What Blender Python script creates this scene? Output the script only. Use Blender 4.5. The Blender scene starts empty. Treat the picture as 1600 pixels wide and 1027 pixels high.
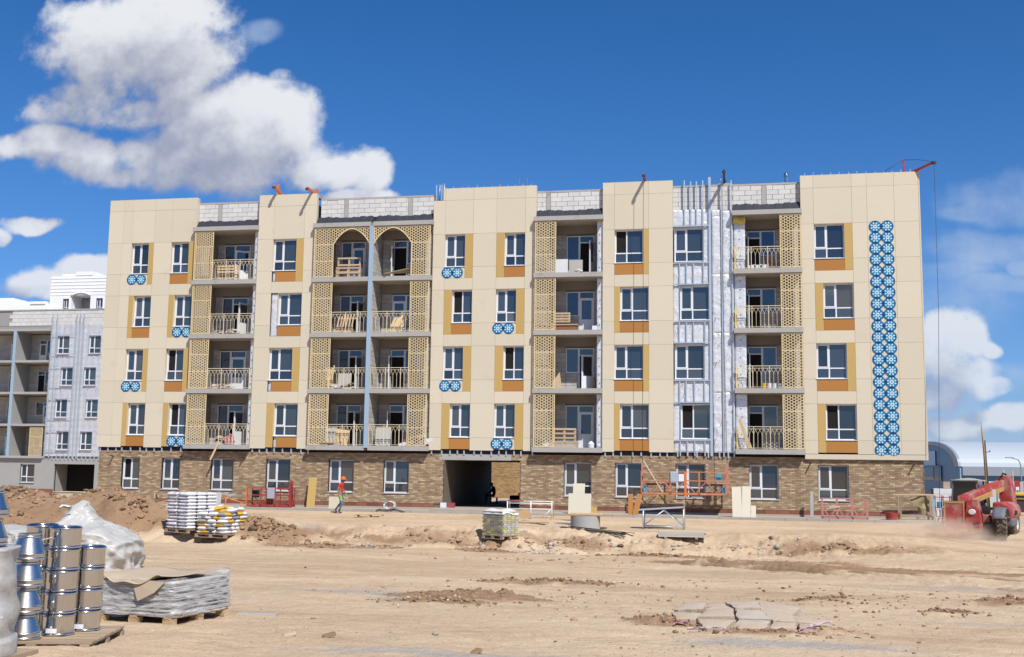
import bpy, math, random
import numpy as np
from mathutils import Vector, Matrix
rnd = random.Random(11)
SC = bpy.context.scene
COL = SC.collection
PI = math.pi

# ---------------------------------------------------------------- camera
cam_d = bpy.data.cameras.new("camera"); cam = bpy.data.objects.new("camera", cam_d); COL.objects.link(cam)
_r = Vector((0.9810821, 0.19315272, 0.01303567)); _u = Vector((0.01137455, -0.12473234, 0.99212523)); _f = Vector((-0.19325766, 0.97320803, 0.12456969))
cam.matrix_world = Matrix(((_r.x, _u.x, -_f.x, 6.1826), (_r.y, _u.y, -_f.y, -57.148), (_r.z, _u.z, -_f.z, 1.9417), (0, 0, 0, 1)))
cam_d.sensor_width = 36.0; cam_d.lens = 36.0*1761.6/1600
cam_d.clip_start = 0.1; cam_d.clip_end = 6000
SC.camera = cam

# ---------------------------------------------------------------- daylight
SUN_EL = math.radians(50); SUN_AZ = math.radians(38)          # azimuth measured from -Y (towards the viewer) to +X
sun_vec = Vector((math.sin(SUN_AZ)*math.cos(SUN_EL), -math.cos(SUN_AZ)*math.cos(SUN_EL), math.sin(SUN_EL)))
sd = bpy.data.lights.new("sun", 'SUN'); sd.energy = 4.6; sd.angle = math.radians(0.5); sd.color = (1.0, 0.98, 0.94)
sun = bpy.data.objects.new("sun", sd); COL.objects.link(sun)
sun.rotation_euler = sun_vec.to_track_quat('Z', 'Y').to_euler(); sun.location = (20, -40, 60)
SC.view_settings.view_transform = 'Standard'; SC.view_settings.look = 'None'
SC.view_settings.exposure = 0.2; SC.view_settings.gamma = 1.0; SC.view_settings.use_curve_mapping = False
SC.cycles.max_bounces = 6; SC.cycles.diffuse_bounces = 3; SC.cycles.glossy_bounces = 3; SC.cycles.transmission_bounces = 4
SC.cycles.transparent_max_bounces = 12; SC.cycles.volume_bounces = 3; SC.cycles.use_denoising = True; SC.cycles.sample_clamp_indirect = 6

class NT:                                                       # tiny node-tree writer
    def __init__(s, tree): s.t = tree; s.n = tree.nodes; s.l = tree.links
    def node(s, kind, **kw):
        n = s.n.new(kind)
        for k, v in kw.items():
            if k.startswith('i_'):
                key = k[2:]; key = int(key) if key.isdigit() else key
                s.put(n.inputs[key], v)
            else: setattr(n, k, v)
        return n
    def put(s, sock, v):
        if isinstance(v, bpy.types.NodeSocket): s.l.new(v, sock)
        else: sock.default_value = v
    def math(s, op, a, b=0.0, c=0.0, clamp=False):
        n = s.n.new('ShaderNodeMath'); n.operation = op; n.use_clamp = clamp
        for i, v in enumerate((a, b, c)): s.put(n.inputs[i], v)
        return n.outputs[0]
    def vmath(s, op, a, b=(0, 0, 0), c=(0, 0, 0)):
        n = s.n.new('ShaderNodeVectorMath'); n.operation = op
        s.put(n.inputs[0], a); s.put(n.inputs[1], b)
        if op == 'MULTIPLY_ADD': s.put(n.inputs[2], c)
        return n.outputs['Value'] if op in ('LENGTH', 'DOT_PRODUCT', 'DISTANCE') else n.outputs['Vector']
    def mix(s, f, a, b, blend='MIX'):
        n = s.n.new('ShaderNodeMix'); n.data_type = 'RGBA'; n.blend_type = blend
        s.put(n.inputs[0], f); s.put(n.inputs[6], a); s.put(n.inputs[7], b)
        return n.outputs[2]
    def noise(s, vec, scale, detail=3, rough=.5, dist=0.0):
        n = s.n.new('ShaderNodeTexNoise')
        if vec is not None: s.put(n.inputs['Vector'], vec)
        n.inputs['Scale'].default_value = scale; n.inputs['Detail'].default_value = detail
        n.inputs['Roughness'].default_value = rough; n.inputs['Distortion'].default_value = dist
        return n.outputs['Fac']
    def ramp(s, v, a, b):                                       # smoothstep of v from a to b
        n = s.n.new('ShaderNodeMapRange'); n.interpolation_type = 'SMOOTHSTEP'
        s.put(n.inputs[0], v); n.inputs[1].default_value = a; n.inputs[2].default_value = b
        return n.outputs[0]

# clouds: where each heap stands in the sky, as (x/y, z/y, half width, half height) of its direction
HEAPS = [(-0.60, 0.42, 0.10, 0.056), (-0.55, 0.398, 0.052, 0.046), (-0.558, 0.453, 0.076, 0.031), (-0.645, 0.366, 0.071, 0.032), (-0.58, 0.352, 0.05, 0.02),
         (-0.504, 0.332, 0.066, 0.034), (-0.457, 0.332, 0.063, 0.04), (-0.429, 0.318, 0.043, 0.048), (-0.488, 0.298, 0.125, 0.036), (-0.57, 0.298, 0.116, 0.028), (-0.685, 0.323, 0.064, 0.02),
         (-0.627, 0.307, 0.077, 0.02), (-0.382, 0.282, 0.051, 0.019), (-0.342, 0.284, 0.029, 0.026), (-0.349, 0.261, 0.047, 0.009), (-0.695, 0.24, 0.036, 0.011), (-0.727, 0.229, 0.016, 0.011),
         (-0.682, 0.18, 0.044, 0.017), (-0.63, 0.19, 0.042, 0.018), (-0.646, 0.171, 0.042, 0.013), (0.176, 0.12, 0.022, 0.021), (0.189, 0.115, 0.021, 0.024),
         (0.166, 0.093, 0.031, 0.033), (0.192, 0.083, 0.026, 0.018), (0.162, 0.068, 0.03, 0.014), (0.21, 0.072, 0.022, 0.010), (0.206, 0.104, 0.012, 0.010), (0.222, 0.05, 0.03, 0.012), (0.175, 0.043, 0.03, 0.010)]
VEILS = [(0.188, 0.082, 0.03, 0.016), (0.216, 0.077, 0.04, 0.016), (0.225, 0.047, 0.04, 0.018), (0.185, 0.055, 0.035, 0.016), (0.159, 0.044, 0.03, 0.013), (-0.501, 0.439, 0.014, 0.009), (-0.461, 0.428, 0.028, 0.012), (0.23, 0.235, 0.065, 0.026), (0.191, 0.224, 0.031, 0.009), (0.179, 0.171, 0.041, 0.012), (0.209, 0.157, 0.045, 0.01),
         (0.238, 0.171, 0.013, 0.009), (0.2, 0.03, .09, .03), (0.17, 0.14, .07, .03), (0.21, 0.19, .06, .02)]
def cloud_group(name, heaps, amp, scale, general):
    g = bpy.data.node_groups.new(name, 'ShaderNodeTree')
    g.interface.new_socket('dir', in_out='INPUT', socket_type='NodeSocketVector')
    g.interface.new_socket('density', in_out='OUTPUT', socket_type='NodeSocketFloat')
    t = NT(g); gi = t.node('NodeGroupInput'); go = t.node('NodeGroupOutput')
    sep = t.node('ShaderNodeSeparateXYZ', i_0=gi.outputs[0])
    x, y, z = sep.outputs
    yc = t.math('MAXIMUM', y, 0.12)
    gx = t.math('DIVIDE', x, yc); gz = t.math('DIVIDE', z, yc)
    gv = t.node('ShaderNodeCombineXYZ', i_0=gx, i_1=gz).outputs[0]
    warp = t.node('ShaderNodeTexNoise', i_Vector=gv, i_Scale=14.0, i_Detail=3.0)
    wv = t.vmath('MULTIPLY_ADD', t.vmath('SUBTRACT', warp.outputs['Color'], (.5, .5, .5)), (.05, .032, 0), gv)
    acc = None
    for (cx, cz, rx, rz) in heaps:
        d = t.vmath('LENGTH', t.vmath('MULTIPLY', t.vmath('SUBTRACT', wv, (cx, cz, 0)), (1/rx, 1/rz, 0)))
        v = t.math('SUBTRACT', 1.0, d)
        acc = v if acc is None else t.math('SMOOTH_MAX', acc, v, 0.25)
    acc = t.math('SMOOTH_MIN', t.math('MAXIMUM', t.math('ADD', acc, .06), -2.0), .42, .3)
    n1 = t.noise(gv, scale, 9, .58)
    n2 = t.noise(gv, scale*3.1, 6, .6)
    n = t.math('ADD', t.math('MULTIPLY', t.math('SUBTRACT', n1, .5), amp), t.math('MULTIPLY', t.math('SUBTRACT', n2, .5), amp*.26))
    den = t.math('ADD', acc, n)
    # elsewhere in the sky: the same scattered heaps, laid on a dome
    zz = t.math('ADD', t.math('MAXIMUM', z, 0.0), .12)
    dv = t.node('ShaderNodeCombineXYZ', i_0=t.math('DIVIDE', x, zz), i_1=t.math('DIVIDE', y, zz)).outputs[0]
    gen = t.math('MULTIPLY', t.math('SUBTRACT', t.noise(dv, 0.55, 8, .55), general), 6.0)
    away = t.ramp(y, .62, .25)
    den = t.math('ADD', t.math('MULTIPLY', den, t.math('SUBTRACT', 1.0, away)), t.math('MULTIPLY', gen, away))
    t.put(go.inputs[0], den)
    return g
world = bpy.data.worlds.new("World"); SC.world = world; world.use_nodes = True
def build_world():
    t = NT(world.node_tree); t.n.clear()
    out = t.node('ShaderNodeOutputWorld')
    sky = t.node('ShaderNodeTexSky', sky_type='NISHITA', sun_disc=False, sun_elevation=SUN_EL, sun_rotation=PI - SUN_AZ, altitude=300, air_density=0.7, dust_density=0.2, ozone_density=9.0)
    d = t.node('ShaderNodeTexCoord').outputs['Generated']
    zup = t.node('ShaderNodeSeparateXYZ', i_0=d).outputs[2]
    haze = t.math('MULTIPLY', t.math('EXPONENT', t.math('MULTIPLY', t.math('MAXIMUM', zup, 0.0), -8.5)), .92)   # dusty air, the same all round the horizon
    heap = cloud_group('cloud_heaps', HEAPS, 1.9, 9.0, .565)
    veil = cloud_group('cloud_veils', VEILS, 1.9, 9.0, .68)
    def den(g, off=None):
        v = d if off is None else t.vmath('NORMALIZE', t.vmath('ADD', d, off))
        return t.node('ShaderNodeGroup', node_tree=g, i_0=v).outputs[0]
    h0 = den(heap); h1 = den(heap, (.010, 0, .020)); h2 = den(heap, (.018, 0, .055))
    a = t.math('MULTIPLY', t.ramp(h0, -.05, .34), t.math('SUBTRACT', 1.0, t.math('MULTIPLY', haze, .55)))
    lit = t.math('ADD', t.math('MULTIPLY', t.math('SUBTRACT', h0, h1), .55), t.math('MULTIPLY', t.math('SUBTRACT', h0, h2), .62))
    thin = t.ramp(h0, .55, -.05)
    lit = t.ramp(t.math('ADD', lit, t.math('MULTIPLY', thin, .10)), -.36, .80)
    ccol = t.mix(lit, (.29, .315, .42, 1), (.72, .735, .765, 1))
    va = t.math('MULTIPLY', t.ramp(den(veil), -.1, 1.1), .75)
    rich = t.node('ShaderNodeHueSaturation', i_Saturation=1.17, i_Color=sky.outputs[0]).outputs[0]
    b_sky0 = t.node('ShaderNodeBackground', i_Color=rich, i_Strength=0.118)
    b_haze = t.node('ShaderNodeBackground', i_Color=(.20, .30, .475, 1), i_Strength=1.0)
    b_sky = t.node('ShaderNodeMixShader', i_0=haze, i_1=b_sky0.outputs[0], i_2=b_haze.outputs[0])
    b_veil = t.node('ShaderNodeBackground', i_Color=(.42, .52, .68, 1), i_Strength=1.0)
    b_cl = t.node('ShaderNodeBackground', i_Color=ccol, i_Strength=1.0)
    m1 = t.node('ShaderNodeMixShader', i_0=va, i_1=b_sky.outputs[0], i_2=b_veil.outputs[0])
    m2 = t.node('ShaderNodeMixShader', i_0=a, i_1=m1.outputs[0], i_2=b_cl.outputs[0])
    t.l.new(m2.outputs[0], out.inputs[0])
build_world()
# ---------------------------------------------------------------- terrain height
_rs = np.random.RandomState(7)
_LAT = _rs.rand(256, 256)
def vnoise(x, y):
    xi = np.floor(x).astype(int); yi = np.floor(y).astype(int)
    fx = x - xi; fy = y - yi
    fx = fx*fx*(3-2*fx); fy = fy*fy*(3-2*fy)
    a = _LAT[xi % 256, yi % 256]; b = _LAT[(xi+1) % 256, yi % 256]
    c = _LAT[xi % 256, (yi+1) % 256]; d = _LAT[(xi+1) % 256, (yi+1) % 256]
    return (a*(1-fx)+b*fx)*(1-fy)+(c*(1-fx)+d*fx)*fy
def fbm(x, y, o=4, g=0.5):
    s = 0.0; a = 1.0; t = 0.0
    for k in range(o):
        s = s + a*(vnoise(x*2**k+17.3*k, y*2**k+5.1*k)-0.5); t += a; a *= g
    return s/t*2
def sstep(a, b, x):
    t = np.clip((x-a)/(b-a), 0, 1); return t*t*(3-2*t)
PY = [-90, -57, -46, -30, -16, -13.6, -11.2, -7, -3.4, 0, 25, 45, 80, 2000]
PZ = [.6, .2, .02, -.55, -1.12, -1.2, -.46, -.34, -.20, -.30, -.35, -1.2, -1.5, -1.5]
PZ2 = [.6, .2, .02, -.55, -1.0, -1.02, -.92, -.68, -.24, -.35, -.45, -1.2, -1.5, -1.5]
MOUNDS = [(-22.0, -10.0, 1.15, 2.6, 2.0), (-28.5, -6.0, .75, 3.2, 2.0), (-33, -1.0, .85, 3.5, 2.5), (-19.3, -11.8, .8, 1.7, 1.4), (-26, -13, .65, 3.0, 1.8),
          (-12.6, -13.2, .75, 1.1, .8), (-14.0, -12.4, .5, 1.2, 1.0), (-37.5, 3.0, .6, 4, 3)]
CLODS = [(1.7, -37.6, 1.2, .5, .17), (2.2, -33.0, 1.5, .3, .10), (1.45, -38.9, .8, .4, .08), (5.25, -41.35, .5, .3, .11), (6.4, -42.35, .8, .16, .06), (6.25, -40.75, .75, .38, .20), (7.35, -41.9, .4, .3, .07), (7.76, -35.5, .6, .3, .07),
         (9.6, -37.3, .5, .25, .05), (11.3, -34.8, 1.0, .45, .10), (-3.2, -14.6, 1.1, .5, .12), (-9.6, -14.3, 1.7, .5, .15), (-7.4, -14.2, .8, .4, .1), (3.5, -15, 2.2, .6, .1), (9.5, -12.4, 2.2, .35, .05)]
RUTS = [(0.02, -19.2, .12, 0), (.18, -19.6, .10, .9), (.42, -19.9, .13, .4), (.66, -20.3, .11, 1.1), (.98, -20.4, .14, .2), (1.25, -20.9, .10, 2.0)]
def ground_base(x, y):
    z1 = np.interp(y, PY, PZ); z2 = np.interp(y, PY, PZ2)
    w = sstep(10.5, 16.0, x + 1.2*np.sin(y*0.8))
    z = z1*(1-w)+z2*w
    yard = sstep(-3.2, -5.5, y) 
    m = 0
    for (mx, my, h, sx, sy) in MOUNDS:
        m = m + h*np.exp(-(((x-mx)/sx)**2+((y-my)/sy)**2))
    return z + m
def ground(x, y):
    x = np.asarray(x, float); y = np.asarray(y, float)
    y0 = y + 0.7*fbm(x*0.35, y*0.2+9, 3)*sstep(-3.5, -6, y)*sstep(-30, -18, y)
    z = ground_base(x, y0)
    yard = sstep(-3.0, -4.2, y) + sstep(16, 20, y)
    far = sstep(20, 60, y)
    z = z + yard*(0.10*fbm(x*.22, y*.22, 3) + 0.03*fbm(x*1.1, y*1.6+31, 3))
    bank = np.exp(-((y0+12.3)/1.5)**2)*sstep(16, 11, x)
    z = z + bank*(0.40*fbm(x*0.8, y*1.2, 5, .65) - .12*np.abs(fbm(x*1.9, y*1.5+8, 4, .6)))
    for (mx, my, h, sx, sy) in MOUNDS:
        g = np.exp(-(((x-mx)/sx)**2+((y-my)/sy)**2))
        z = z + g*0.42*fbm(x*1.7+3, y*1.7, 5, .68)
    for (cx, cy, rx, ry, h) in CLODS:
        g = np.exp(-(((x-cx)/rx)**2+((y-cy)/ry)**2)**1.5)
        z = z + g*h*(0.2+1.3*np.abs(fbm(x*3.3, y*4.1, 4, .65)) + .55*vnoise(x*11, y*12)*vnoise(x*5, y*4) + .35*vnoise(x*19, y*21))
    # wheel ruts sweeping to the right towards the telehandler
    for (sl, y0_, d, a) in RUTS:
        dd = y-(y0_-sl*(x-4.5)+0.3*np.sin(x*0.5+a))
        fade = sstep(2.0, 6.5, x)*sstep(40, 25, x)
        z = z - fade*d*np.exp(-(dd/.26)**2) + fade*d*.7*np.exp(-((np.abs(dd)-.55)/.22)**2)*(0.5+.5*vnoise(x*2.2, y*3)+.7*np.abs(fbm(x*4, y*6, 3, .6)))
    return z
# ---------------------------------------------------------------- helpers: meshes, things, materials
class MB:
    """collects shapes and links them as one mesh object"""
    def __init__(s): s.v = []; s.f = []; s.m = []; s.sm = []
    def _add(s, vs, fs, m=0, smooth=False):
        b = len(s.v); s.v += [tuple(v) for v in vs]
        for f in fs: s.f.append(tuple(b+i for i in f)); s.m.append(m); s.sm.append(smooth)
    def box(s, x0, x1, y0, y1, z0, z1, m=0, back=True):
        vs = [(x0, y0, z0), (x1, y0, z0), (x1, y1, z0), (x0, y1, z0), (x0, y0, z1), (x1, y0, z1), (x1, y1, z1), (x0, y1, z1)]
        fs = [(0, 1, 5, 4), (1, 2, 6, 5), (3, 0, 4, 7), (4, 5, 6, 7), (3, 2, 1, 0)]
        if back: fs.append((2, 3, 7, 6))
        s._add(vs, fs, m); return s
    def obox(s, c, ax, ay, az, m=0):                            # box from centre and three half-axis vectors
        c = Vector(c); ax = Vector(ax); ay = Vector(ay); az = Vector(az)
        vs = [c-ax-ay-az, c+ax-ay-az, c+ax+ay-az, c-ax+ay-az, c-ax-ay+az, c+ax-ay+az, c+ax+ay+az, c-ax+ay+az]
        s._add(vs, [(0, 1, 5, 4), (1, 2, 6, 5), (2, 3, 7, 6), (3, 0, 4, 7), (4, 5, 6, 7), (3, 2, 1, 0)], m); return s
    def bar(s, p, q, w, h=None, up=(0, 0, 1), m=0):             # rectangular bar from p to q
        p = Vector(p); q = Vector(q); h = h or w; d = q-p; L = d.length
        if L < 1e-6: return s
        d.normalize(); up = Vector(up)
        if abs(d.dot(up)) > .98: up = Vector((0, 1, 0))
        a = d.cross(up).normalized(); b = a.cross(d)
        return s.obox((p+q)/2, d*L/2, a*w/2, b*h/2, m)
    def tube(s, pts, r, n=6, m=0, smooth=True, cap=True):
        pts = [Vector(p) for p in pts]; rs = r if isinstance(r, (list, tuple)) else [r]*len(pts)
        rings = []; b = len(s.v)
        for i, p in enumerate(pts):
            d = (pts[min(i+1, len(pts)-1)]-pts[max(i-1, 0)]).normalized()
            u = Vector((0, 0, 1)) if abs(d.z) < .9 else Vector((1, 0, 0))
            a = d.cross(u).normalized(); c = a.cross(d)
            for k in range(n):
                t = 2*PI*k/n; s.v.append(tuple(p+(a*math.cos(t)+c*math.sin(t))*rs[i]))
        for i in range(len(pts)-1):
            for k in range(n):
                s.f.append((b+i*n+k, b+i*n+(k+1) % n, b+(i+1)*n+(k+1) % n, b+(i+1)*n+k)); s.m.append(m); s.sm.append(smooth)
        if cap:
            s.f.append(tuple(b+k for k in range(n))[::-1]); s.m.append(m); s.sm.append(False)
            s.f.append(tuple(b+(len(pts)-1)*n+k for k in range(n))); s.m.append(m); s.sm.append(False)
        return s
    def lathe(s, prof, c=(0, 0, 0), n=20, m=0, smooth=True, sharp=True):     # profile of (radius, z)
        if sharp and len(prof) > 2:                              # crease between the bands of the profile
            for p, q in zip(prof[:-1], prof[1:]): s.lathe([p, q], c, n, m, smooth, False)
            return s
        b = len(s.v)
        for (r, z) in prof:
            for k in range(n):
                t = 2*PI*k/n; s.v.append((c[0]+r*math.cos(t), c[1]+r*math.sin(t), c[2]+z))
        for i in range(len(prof)-1):
            for k in range(n):
                s.f.append((b+i*n+k, b+i*n+(k+1) % n, b+(i+1)*n+(k+1) % n, b+(i+1)*n+k)); s.m.append(m); s.sm.append(smooth)
        return s
    def prism(s, poly, y0, y1, m=0):                             # polygon in x,z extruded along y
        n = len(poly); vs = [(x, y0, z) for x, z in poly]+[(x, y1, z) for x, z in poly]
        fs = [tuple(range(n)), tuple(range(2*n-1, n-1, -1))]+[(i, i+n, (i+1) % n+n, (i+1) % n) for i in range(n)]
        s._add(vs, fs, m); return s
    def quad(s, a, b, c, d, m=0, smooth=False): s._add([a, b, c, d], [(0, 1, 2, 3)], m, smooth); return s
    def grid(s, fn, nu, nv, m=0, smooth=True):
        b = len(s.v)
        for j in range(nv+1):
            for i in range(nu+1): s.v.append(tuple(fn(i/nu, j/nv)))
        for j in range(nv):
            for i in range(nu):
                k = b+j*(nu+1)+i; s.f.append((k, k+1, k+nu+2, k+nu+1)); s.m.append(m); s.sm.append(smooth)
        return s
    def mesh(s, name, mats):
        me = bpy.data.meshes.new(name); me.from_pydata(s.v, [], s.f)
        for m in (mats if isinstance(mats, (list, tuple)) else [mats]): me.materials.append(m)
        if max(s.m, default=0) > 0: me.polygons.foreach_set('material_index', s.m)
        me.polygons.foreach_set('use_smooth', s.sm); me.update()
        return me
    def build(s, name, mats, parent=None, **kw): return link(name, s.mesh(name, mats), parent, **kw)
def link(name, me, parent=None, loc=(0, 0, 0), rot=(0, 0, 0), scale=None, kind=None, label=None):
    o = bpy.data.objects.new(name, me); COL.objects.link(o); o.location = loc; o.rotation_euler = rot
    if scale: o.scale = scale
    if parent: o.parent = parent
    if kind: o['kind'] = kind
    if label: o['label'] = label
    return o
def tag(o, label, cat, group=None):
    o['label'] = label; o['category'] = cat; o['kind'] = 'thing'
    if group: o['group'] = group
    return o
def thing(name, label, cat, loc=(0, 0, 0), rz=0, group=None):
    o = bpy.data.objects.new(name, None); o.empty_display_size = .2; COL.objects.link(o); o.location = loc; o.rotation_euler = (0, 0, rz)
    return tag(o, label, cat, group)
KIDS = {}
def copy_tree(o, parent=None):
    c = o.copy(); COL.objects.link(c); c.parent = parent
    for ch in [q for q in COL.objects if q.parent == o]: copy_tree(ch, c)
    return c
def gz(x, y): return float(ground(np.array([x]), np.array([y]))[0])
def bevel(o, w=.01, n=2):
    b = o.modifiers.new('bevel', 'BEVEL'); b.width = w; b.segments = n; b.limit_method = 'ANGLE'; return o
def subd(o, n=1):
    b = o.modifiers.new('subd', 'SUBSURF'); b.levels = n; b.render_levels = n; return o

MATS = {}
def M(name, col, rough=.75, metal=0.0, obj=0.0, isl=0.0, noise=None, bump=None, spec=.3, dirt=None, hue=0.0, stretch=None, ior=None):
    """principled material: obj / isl = brightness spread per object / per loose piece; noise = (scale, amount); bump = (scale, strength); dirt = (colour, scale, threshold, amount)"""
    m = bpy.data.materials.new(name); m.use_nodes = True; t = NT(m.node_tree); t.n.clear()
    out = t.node('ShaderNodeOutputMaterial'); p = t.node('ShaderNodeBsdfPrincipled')
    p.inputs['Roughness'].default_value = rough; p.inputs['Metallic'].default_value = metal; p.inputs['Specular IOR Level'].default_value = spec
    if ior: p.inputs['IOR'].default_value = ior
    pos = t.node('ShaderNodeNewGeometry').outputs['Position']
    if stretch: pos = t.vmath('MULTIPLY', pos, stretch)
    c = tuple(col)+(1,)
    val = 1.0
    if obj: val = t.math('ADD', val, t.math('MULTIPLY', t.math('SUBTRACT', t.node('ShaderNodeObjectInfo').outputs['Random'], .5), obj))
    if isl: val = t.math('ADD', val, t.math('MULTIPLY', t.math('SUBTRACT', t.node('ShaderNodeNewGeometry').outputs['Random Per Island'], .5), isl))
    if noise: val = t.math('ADD', val, t.math('MULTIPLY', t.math('SUBTRACT', t.noise(pos, noise[0], 5, .6), .5), noise[1]))
    cs = c
    if val != 1.0:
        h = t.node('ShaderNodeHueSaturation', i_Color=c, i_Value=val)
        if hue: t.put(h.inputs['Hue'], t.math('ADD', .5, t.math('MULTIPLY', t.math('SUBTRACT', t.node('ShaderNodeNewGeometry').outputs['Random Per Island'], .5), hue)))
        cs = h.outputs[0]
    if dirt:
        f = t.math('MULTIPLY', t.ramp(t.noise(pos, dirt[1], 6, .65), dirt[2], dirt[2]+.18), dirt[3])
        cs = t.mix(f, cs, tuple(dirt[0])+(1,))
    t.put(p.inputs['Base Color'], cs)
    if bump:
        b = t.node('ShaderNodeBump', i_Strength=bump[1], i_Distance=.02, i_Height=t.noise(pos, bump[0], 5, .6)); t.l.new(b.outputs[0], p.inputs['Normal'])
    t.l.new(p.outputs[0], out.inputs[0]); MATS[name] = m
    return m
SAND = (.44, .33, .235)
cream = M('cream_panel', (.60, .53, .40), .45, obj=.075, noise=(.5, .07), dirt=(SAND, .7, .58, .38))
ochre = M('ochre_panel', (.485, .322, .112), .45, obj=.06)
orange = M('orange_panel', (.39, .175, .045), .45, obj=.08)
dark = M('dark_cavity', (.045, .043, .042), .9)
pvc = M('white_pvc', (.68, .69, .71), .35, spec=.4)
glass = M('window_glass', (.034, .042, .05), .03, obj=1.1, spec=.5, ior=1.95, noise=(.8, .5))
glass_pale = M('pale_glass', (.075, .083, .088), .12, obj=.8, spec=.5, ior=1.7, noise=(1.2, .7))  # paler, rougher variant of the pane material
room = M('dark_room', (.012, .011, .010), .9)  # near-black colour stands in for the darkness of unlit interiors
blank = M('pale_board', (.42, .40, .36), .8)
galv = M('galvanised_steel', (.52, .58, .64), .42, metal=.55, noise=(3, .2))
foil = M('foil_wrap', (.68, .69, .70), .32, metal=.25, noise=(2.5, .16), bump=(11, .7), isl=.08)
wool = M('mineral_wool', (.60, .45, .12), .95, noise=(9, .4), bump=(30, .5))
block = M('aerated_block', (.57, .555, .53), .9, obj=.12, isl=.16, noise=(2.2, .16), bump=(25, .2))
mortar = M('mortar', (.30, .285, .27), .95, noise=(3, .3), bump=(20, .3))
concrete = M('concrete', (.37, .355, .33), .9, noise=(1.2, .22), bump=(14, .25), dirt=((.25, .22, .19), 1.6, .55, .5))
grey_wall = M('grey_render', (.33, .325, .31), .9, noise=(.9, .2), bump=(10, .2))
membrane = M('bitumen_felt', (.030, .033, .042), .7, noise=(1.5, .5), bump=(12, .3))
brick = M('brick_tile', (.325, .225, .135), .85, isl=.40, hue=.03, noise=(.7, .18), bump=(30, .25))
brick_light = M('pale_brick_tile', (.45, .345, .235), .85, isl=.35, noise=(.7, .15), bump=(30, .25))
brick_red = M('red_base_tile', (.22, .085, .055), .8, isl=.5, noise=(1, .3))
joint = M('brick_joint', (.19, .14, .095), .9)
lat = M('lattice_cream', (.66, .525, .30), .55, obj=.06)
rail = M('railing_cream', (.66, .555, .37), .5)
bluegrey = M('divider_coating', (.30, .40, .50), .6, noise=(1.5, .15))
wood = M('raw_wood', (.50, .345, .20), .8, obj=.35, isl=.4, noise=(4, .25), bump=(25, .2))
wood_old = M('weathered_wood', (.33, .245, .165), .85, obj=.35, isl=.45, noise=(4, .3), bump=(25, .3))
steel_red = M('red_paint', (.34, .045, .04), .45, noise=(3, .35), dirt=((.30, .20, .14), 2.5, .5, .5))
steel_orange = M('orange_paint', (.62, .17, .05), .45, noise=(3, .3), dirt=((.33, .22, .15), 3, .55, .4))
steel_pink = M('faded_red_paint', (.46, .20, .17), .6, noise=(4, .3), dirt=(SAND, 3, .5, .5))
steel_white = M('white_paint', (.72, .70, .67), .5, noise=(4, .2), dirt=(SAND, 3, .55, .5))
steel_dark = M('dark_steel', (.055, .05, .045), .55, metal=.3, noise=(4, .4))
rust = M('rusty_steel', (.22, .105, .05), .8, noise=(5, .5))
stainless = M('stainless_steel', (.66, .645, .62), .16, metal=1.0, noise=(2, .1), bump=(6, .04))
black = M('black_rubber', (.02, .02, .02), .8, noise=(6, .6))
# ---------------------------------------------------------------- ground
def soil_material():
    m = bpy.data.materials.new('sandy_soil'); m.use_nodes = True; t = NT(m.node_tree); t.n.clear()
    out = t.node('ShaderNodeOutputMaterial'); p = t.node('ShaderNodeBsdfPrincipled', i_Roughness=.95); p.inputs['Specular IOR Level'].default_value = .12
    pos = t.node('ShaderNodeNewGeometry').outputs['Position']
    st = t.vmath('MULTIPLY', pos, (.55, 1.0, 1.0))
    n1 = t.noise(st, .22, 6, .6); n2 = t.noise(st, 1.5, 7, .65); n3 = t.noise(pos, 14, 5, .7)
    soil = t.node('ShaderNodeAttribute', attribute_name='soil').outputs['Fac']
    grav = t.node('ShaderNodeAttribute', attribute_name='gravel').outputs['Fac']
    c = t.mix(t.ramp(n1, .35, .68), (.58, .435, .29, 1), (.47, .335, .212, 1))
    c = t.mix(t.math('MULTIPLY', t.ramp(n2, .52, .75), .55), c, (.34, .235, .155, 1))
    n4 = t.noise(t.vmath('MULTIPLY', pos, (.10, 1.25, 1.0)), 1.0, 6, .62)
    c = t.mix(t.math('MULTIPLY', t.ramp(n4, .50, .70), .62), c, (.37, .24, .14, 1))
    c = t.mix(t.math('MULTIPLY', t.ramp(n4, .42, .25), .45), c, (.62, .49, .345, 1))
    c = t.mix(t.math('MULTIPLY', t.ramp(n2, .48, .25), .4), c, (.58, .455, .32, 1))
    c = t.mix(t.math('MULTIPLY', t.ramp(t.math('ADD', grav, t.math('MULTIPLY', t.math('SUBTRACT', n3, .5), .9)), .22, .62), .85), c, (.37, .335, .30, 1))
    c = t.mix(t.math('MULTIPLY', t.ramp(t.math('ADD', soil, t.math('MULTIPLY', t.math('SUBTRACT', n2, .5), .8)), .3, .9), .8), c, (.225, .122, .062, 1))
    c = t.mix(t.math('MULTIPLY', t.ramp(n3, .56, .68), .5), c, (.2, .14, .1, 1))
    n5 = t.noise(pos, 42, 4, .75)
    c = t.mix(t.math('MULTIPLY', t.ramp(n5, .54, .66), .6), c, (.22, .155, .10, 1))
    c = t.mix(t.math('MULTIPLY', t.ramp(n5, .45, .33), .5), c, (.66, .54, .41, 1))
    t.put(p.inputs['Base Color'], c)
    h = t.math('ADD', t.math('MULTIPLY', n3, .5), t.math('ADD', t.math('MULTIPLY', t.noise(pos, 45, 3, .6), .25), t.math('MULTIPLY', t.noise(st, 4.5, 5, .6), .9)))
    b = t.node('ShaderNodeBump', i_Strength=.75, i_Distance=.06, i_Height=h); t.l.new(b.outputs[0], p.inputs['Normal'])
    t.l.new(p.outputs[0], out.inputs[0]); return m
soil_mat = soil_material()
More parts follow.
